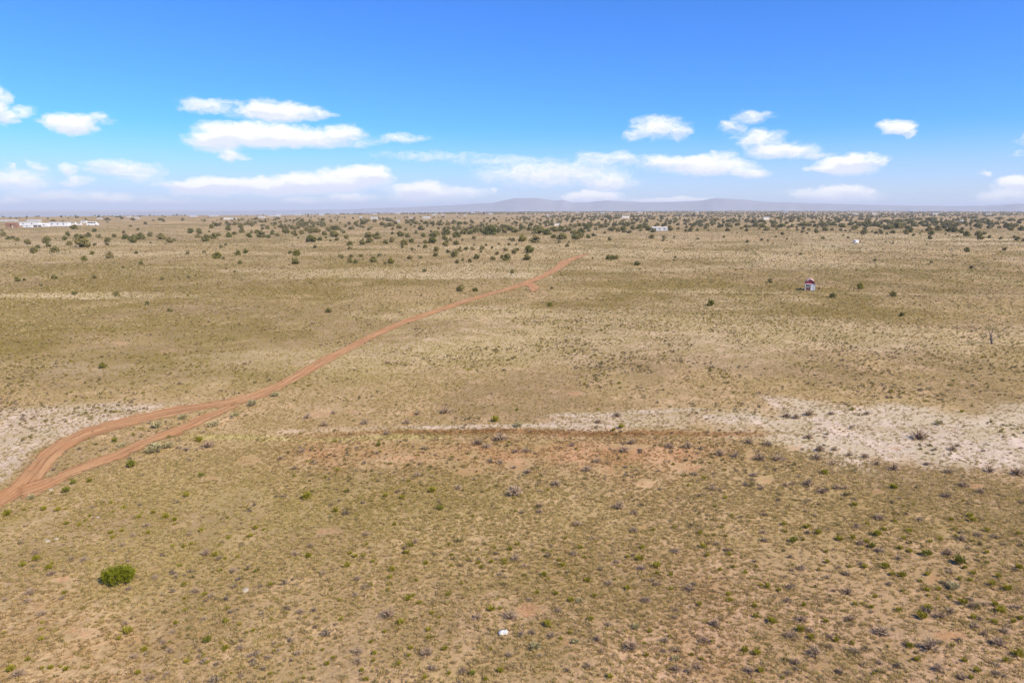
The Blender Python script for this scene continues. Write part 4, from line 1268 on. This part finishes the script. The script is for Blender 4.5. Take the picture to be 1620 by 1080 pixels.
# ---------------------------------------------------------------- stuff: grass, scrub and far woodland
def scatter(name, protos, P, rot, scl, tint, label, cat=None):
    """one object: real clumps set on points, colour carried by each point"""
    src = bpy.data.collections.new(name + '_kinds')
    for me_ in protos:
        src.objects.link(bpy.data.objects.new(name + '_kind', me_))
    me = bpy.data.meshes.new(name)
    me.vertices.add(len(P))
    me.vertices.foreach_set('co', np.ascontiguousarray(P, np.float32).ravel())
    fattr(me, 'rot', 'FLOAT_VECTOR', rot.astype(np.float32))
    fattr(me, 'scl', 'FLOAT_VECTOR', scl.astype(np.float32))
    fattr(me, 'idx', 'INT', rng.integers(0, len(protos), len(P)).astype(np.int32))
    fattr(me, 'tint', 'FLOAT_COLOR', np.hstack([tint, np.ones((len(P), 1))]).astype(np.float32))
    o = link(bpy.data.objects.new(name, me))
    ng = bpy.data.node_groups.new(name + '_nodes', 'GeometryNodeTree')
    ng.interface.new_socket('Geometry', in_out='INPUT', socket_type='NodeSocketGeometry')
    ng.interface.new_socket('Geometry', in_out='OUTPUT', socket_type='NodeSocketGeometry')
    gi, go = ng.nodes.new('NodeGroupInput'), ng.nodes.new('NodeGroupOutput')
    ci = ng.nodes.new('GeometryNodeCollectionInfo')
    ci.inputs[0].default_value = src
    ci.inputs['Separate Children'].default_value = True
    ci.inputs['Reset Children'].default_value = True
    ip = ng.nodes.new('GeometryNodeInstanceOnPoints')
    ip.inputs['Pick Instance'].default_value = True

    def named(nm, typ):
        n = ng.nodes.new('GeometryNodeInputNamedAttribute')
        n.data_type = typ
        n.inputs[0].default_value = nm
        return n.outputs[0]
    L = ng.links.new
    L(gi.outputs[0], ip.inputs['Points'])
    L(ci.outputs[0], ip.inputs['Instance'])
    L(named('idx', 'INT'), ip.inputs['Instance Index'])
    er = ng.nodes.new('FunctionNodeEulerToRotation')
    L(named('rot', 'FLOAT_VECTOR'), er.inputs[0])
    L(er.outputs[0], ip.inputs['Rotation'])
    L(named('scl', 'FLOAT_VECTOR'), ip.inputs['Scale'])
    L(ip.outputs[0], go.inputs[0])
    md = o.modifiers.new('scatter', 'NODES')
    md.node_group = ng
    tag(o, label, cat, kind='stuff')
    return o


def polar(n, r0, r1, th, power):
    """points over the sector in view, thinning out with distance"""
    u_ = rng.uniform(0, 1, n)
    if abs(power - 2) < 1e-6:
        r_ = r0 * (r1 / r0) ** u_
    else:
        e = 2 - power
        r_ = (r0 ** e + u_ * (r1 ** e - r0 ** e)) ** (1 / e)
    t_ = rng.uniform(-th, th, n)
    return r_ * np.sin(t_), r_ * np.cos(t_)


def off_road(zn_):
    bad = np.zeros(zn_['px'].shape, bool)
    for poly in ROAD_POLYS:
        bad |= pip(zn_['px'], zn_['py'], poly)
    return ~bad


TUFTS = [clump('tuft', 'dry_grass', 15, 400 + k, .5, .42, (.42, .065), .25, hollow=.0) for k in range(6)]
xa, ya = polar(84000, 17, 60, R(45), 0)
xb, yb = polar(170000, 60, 430, R(44), 2)
x = np.r_[xa, xb]
y = np.r_[ya, yb]
zn = zones(x, y)
keep = off_road(zn) | (rng.uniform(0, 1, len(x)) < .05)
bare = np.clip(0.42 * zn['pale'] + .72 * np.clip(zn['red'], 0, 1) + .95 * zn['spot'] + .4 * zn['streak'] + .6 * zn['track'], 0, .97)
keep &= rng.uniform(0, 1, len(x)) > bare
keep &= rng.uniform(0, 1, len(x)) < .45 + 1.1 * sstep(.3, .6, zn['n1'] * .5 + zn['n3'] * .5)
x, y = x[keep], y[keep]
zn = {k: v[keep] for k, v in zn.items()}
n = len(x)
r_ = np.hypot(x, y)
c = np.ones((n, 3)) * np.array((.60, .455, .245))
c = lerp(c, (.58, .46, .19), np.clip(zn['green'], 0, 1))
c = lerp(c, (.47, .35, .10), zn['olive'] * .9)
c = lerp(c, (.58, .47, .31), zn['pale'] * .6)
c = lerp(c, (.54, .46, .22), zn['yline'])
c = lerp(c, (.44, .25, .125), np.clip(zn['red'], 0, 1) * .75)
c = lerp(c, (.38, .19, .07), zn['line'] * .9)
v1 = rng.uniform(0, 1, n)
c = lerp(c, (.43, .34, .11), (v1 > .78) * .75)
c = lerp(c, (.42, .30, .18), (v1 < .14) * .75)
c *= rng.uniform(.86, 1.12, (n, 1))
s = rng.uniform(.14, .30, n) * (1 + .55 * sstep(60, 200, r_))
P = np.stack([x, y, height(x, y) - .01], 1)
rot = np.stack([rng.uniform(-.12, .12, n), rng.uniform(-.12, .12, n), rng.uniform(0, math.tau, n)], 1)
scl = np.stack([s, s, s * rng.uniform(.55, 1.05, n)], 1)
scatter('dry_grass', TUFTS, P, rot, scl, np.clip(c * np.array((.965, .955, .87)), 0, 1), 'short dry tan grass tufts covering the whole plain')

# low olive and brown scrub between the named shrubs and out over the middle distance
SCRUB = [clump('scrub_clump', 'scrub', 46, 430 + k, .5, .55, (.22, .045), .45) for k in range(5)]
xa, ya = polar(5200, 20, 75, R(45), 0)
xb, yb = polar(105000, 75, 1000, R(44), 1.7)
xc, yc = polar(130000, 130, 950, R(44), 1.15)
x = np.r_[xa, xb, xc]
y = np.r_[ya, yb, yc]
zn = zones(x, y)
cl = fbm(x / 5, y / 6, 61, 4)
want = .16 + .75 * zn['olive'] + .95 * sstep(.53, .64, cl) - .08 - .3 * zn['green'] * (zn['py'] < 620) - .30 * zn['pale'] - .8 * zn['spot'] + .5 * zn['line']
want *= np.where(np.hypot(x, y) < 75, .85, 1.0)
want = np.where(np.arange(len(x)) >= len(xa) + len(xb), .55 + .35 * zn['olive'] - .35 * zn['green'] + .5 * (cl - .5), want)
keep = off_road(zn) & (rng.uniform(0, 1, len(x)) < want)
x, y = x[keep], y[keep]
zn = {k: v[keep] for k, v in zn.items()}
n = len(x)
r_ = np.hypot(x, y)
kind = rng.uniform(0, 1, n) + .25 * (zn['olive'] - .3)
c = np.ones((n, 3)) * np.array((.27, .215, .085))
c = lerp(c, (.33, .25, .17), (kind < .42) * 1.0)
c = lerp(c, (.30, .255, .035), (kind > .8) * 1.0)
c = lerp(c, (.33, .25, .075), zn['olive'] * .6)
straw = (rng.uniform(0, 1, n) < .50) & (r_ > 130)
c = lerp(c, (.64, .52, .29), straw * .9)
c *= rng.uniform(.75, 1.2, (n, 1))
s = rng.uniform(.18, .5, n) * np.where(rng.uniform(0, 1, n) > .93, 1.5, 1.0) * (1 + .75 * sstep(110, 380, r_))
P = np.stack([x, y, height(x, y) - .02], 1)
rot = np.stack([np.zeros(n), np.zeros(n), rng.uniform(0, math.tau, n)], 1)
scl = np.stack([s, s, s * rng.uniform(.7, 1.1, n)], 1)
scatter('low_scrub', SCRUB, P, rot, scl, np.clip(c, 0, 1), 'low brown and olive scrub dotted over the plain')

# junipers too small or too far to tell apart
FAR = [crown('far_crown', 'juniper_far', 500 + k, n=230, leaf=.17) for k in range(6)]
pts = []
for (px, py, w, fl) in TREE_REST:
    x_, y_, z_ = (float(v) for v in ground(px, py))
    pts.append((x_, y_, w / px_per_m(x_, y_, z_)))
xr, yr = polar(18000, 560, 4900, R(43), 1.3)
zr = height(xr, yr)
pxr, pyr, _ = project(xr, yr, zr)
nn = fbm(xr / 210, yr / 330, 71, 4)
right = sstep(500, 1000, pxr)
want = sstep(.44, .62, nn + .10 * right - .04) * np.where(pyr > 360, .10, np.where(pyr > 352, .22, np.where(pyr > 346, .5, .8))) * (.30 + .70 * right)
clus = np.clip(ell(pxr, pyr, 800, 361, 120, 9) + .7 * ell(pxr, pyr, 480, 356, 170, 9) + .8 * ell(pxr, pyr, 1440, 354, 190, 8) + .5 * ell(pxr, pyr, 1130, 352, 120, 7), 0, 1)
want = np.maximum(want, clus * sstep(.34, .56, fbm(xr / 45, yr / 70, 77, 3)) * .95)
want = np.maximum(want, (pyr < 340) * .9 * sstep(.36, .48, nn + .12 * right) * (.25 + .75 * sstep(420, 760, pxr)))
kp = rng.uniform(0, 1, len(xr)) < want
for a_, b_ in zip(xr[kp], yr[kp]):
    pts.append((a_, b_, rng.uniform(2.6, 5.4)))
pts = np.array(pts)
n = len(pts)
x, y, s = pts.T
P = np.stack([x, y, height(x, y) - .05], 1)
rot = np.stack([np.zeros(n), np.zeros(n), rng.uniform(0, math.tau, n)], 1)
scl = np.stack([s, s, s * rng.uniform(.85, 1.2, n)], 1)
c = np.ones((n, 3)) * np.array((.19, .165, .07)) * rng.uniform(.7, 1.4, (n, 1))
scatter('far_junipers', FAR, P, rot, scl, c, 'distant dark juniper woodland along the far plain')

# ---------------------------------------------------------------- haze over the far plain
hz = bpy.data.materials.new('haze')
hz.use_nodes = True
t = hz.node_tree
t.nodes.clear()
pv = nd(t, 'ShaderNodeVolumePrincipled')
pv.inputs['Color'].default_value = (.89, .935, 1.0, 1)
pv.inputs['Density'].default_value = 8.8e-5
pv.inputs['Anisotropy'].default_value = 0.0
mo = nd(t, 'ShaderNodeOutputMaterial')
t.links.new(pv.outputs[0], mo.inputs['Volume'])
MATS['haze'] = hz
o = MB().box(-70000, 70000, -70000, 70000, -90, 182).build('haze', 'haze')
tag(o, 'thin pale haze lying over the whole plain', kind='stuff')
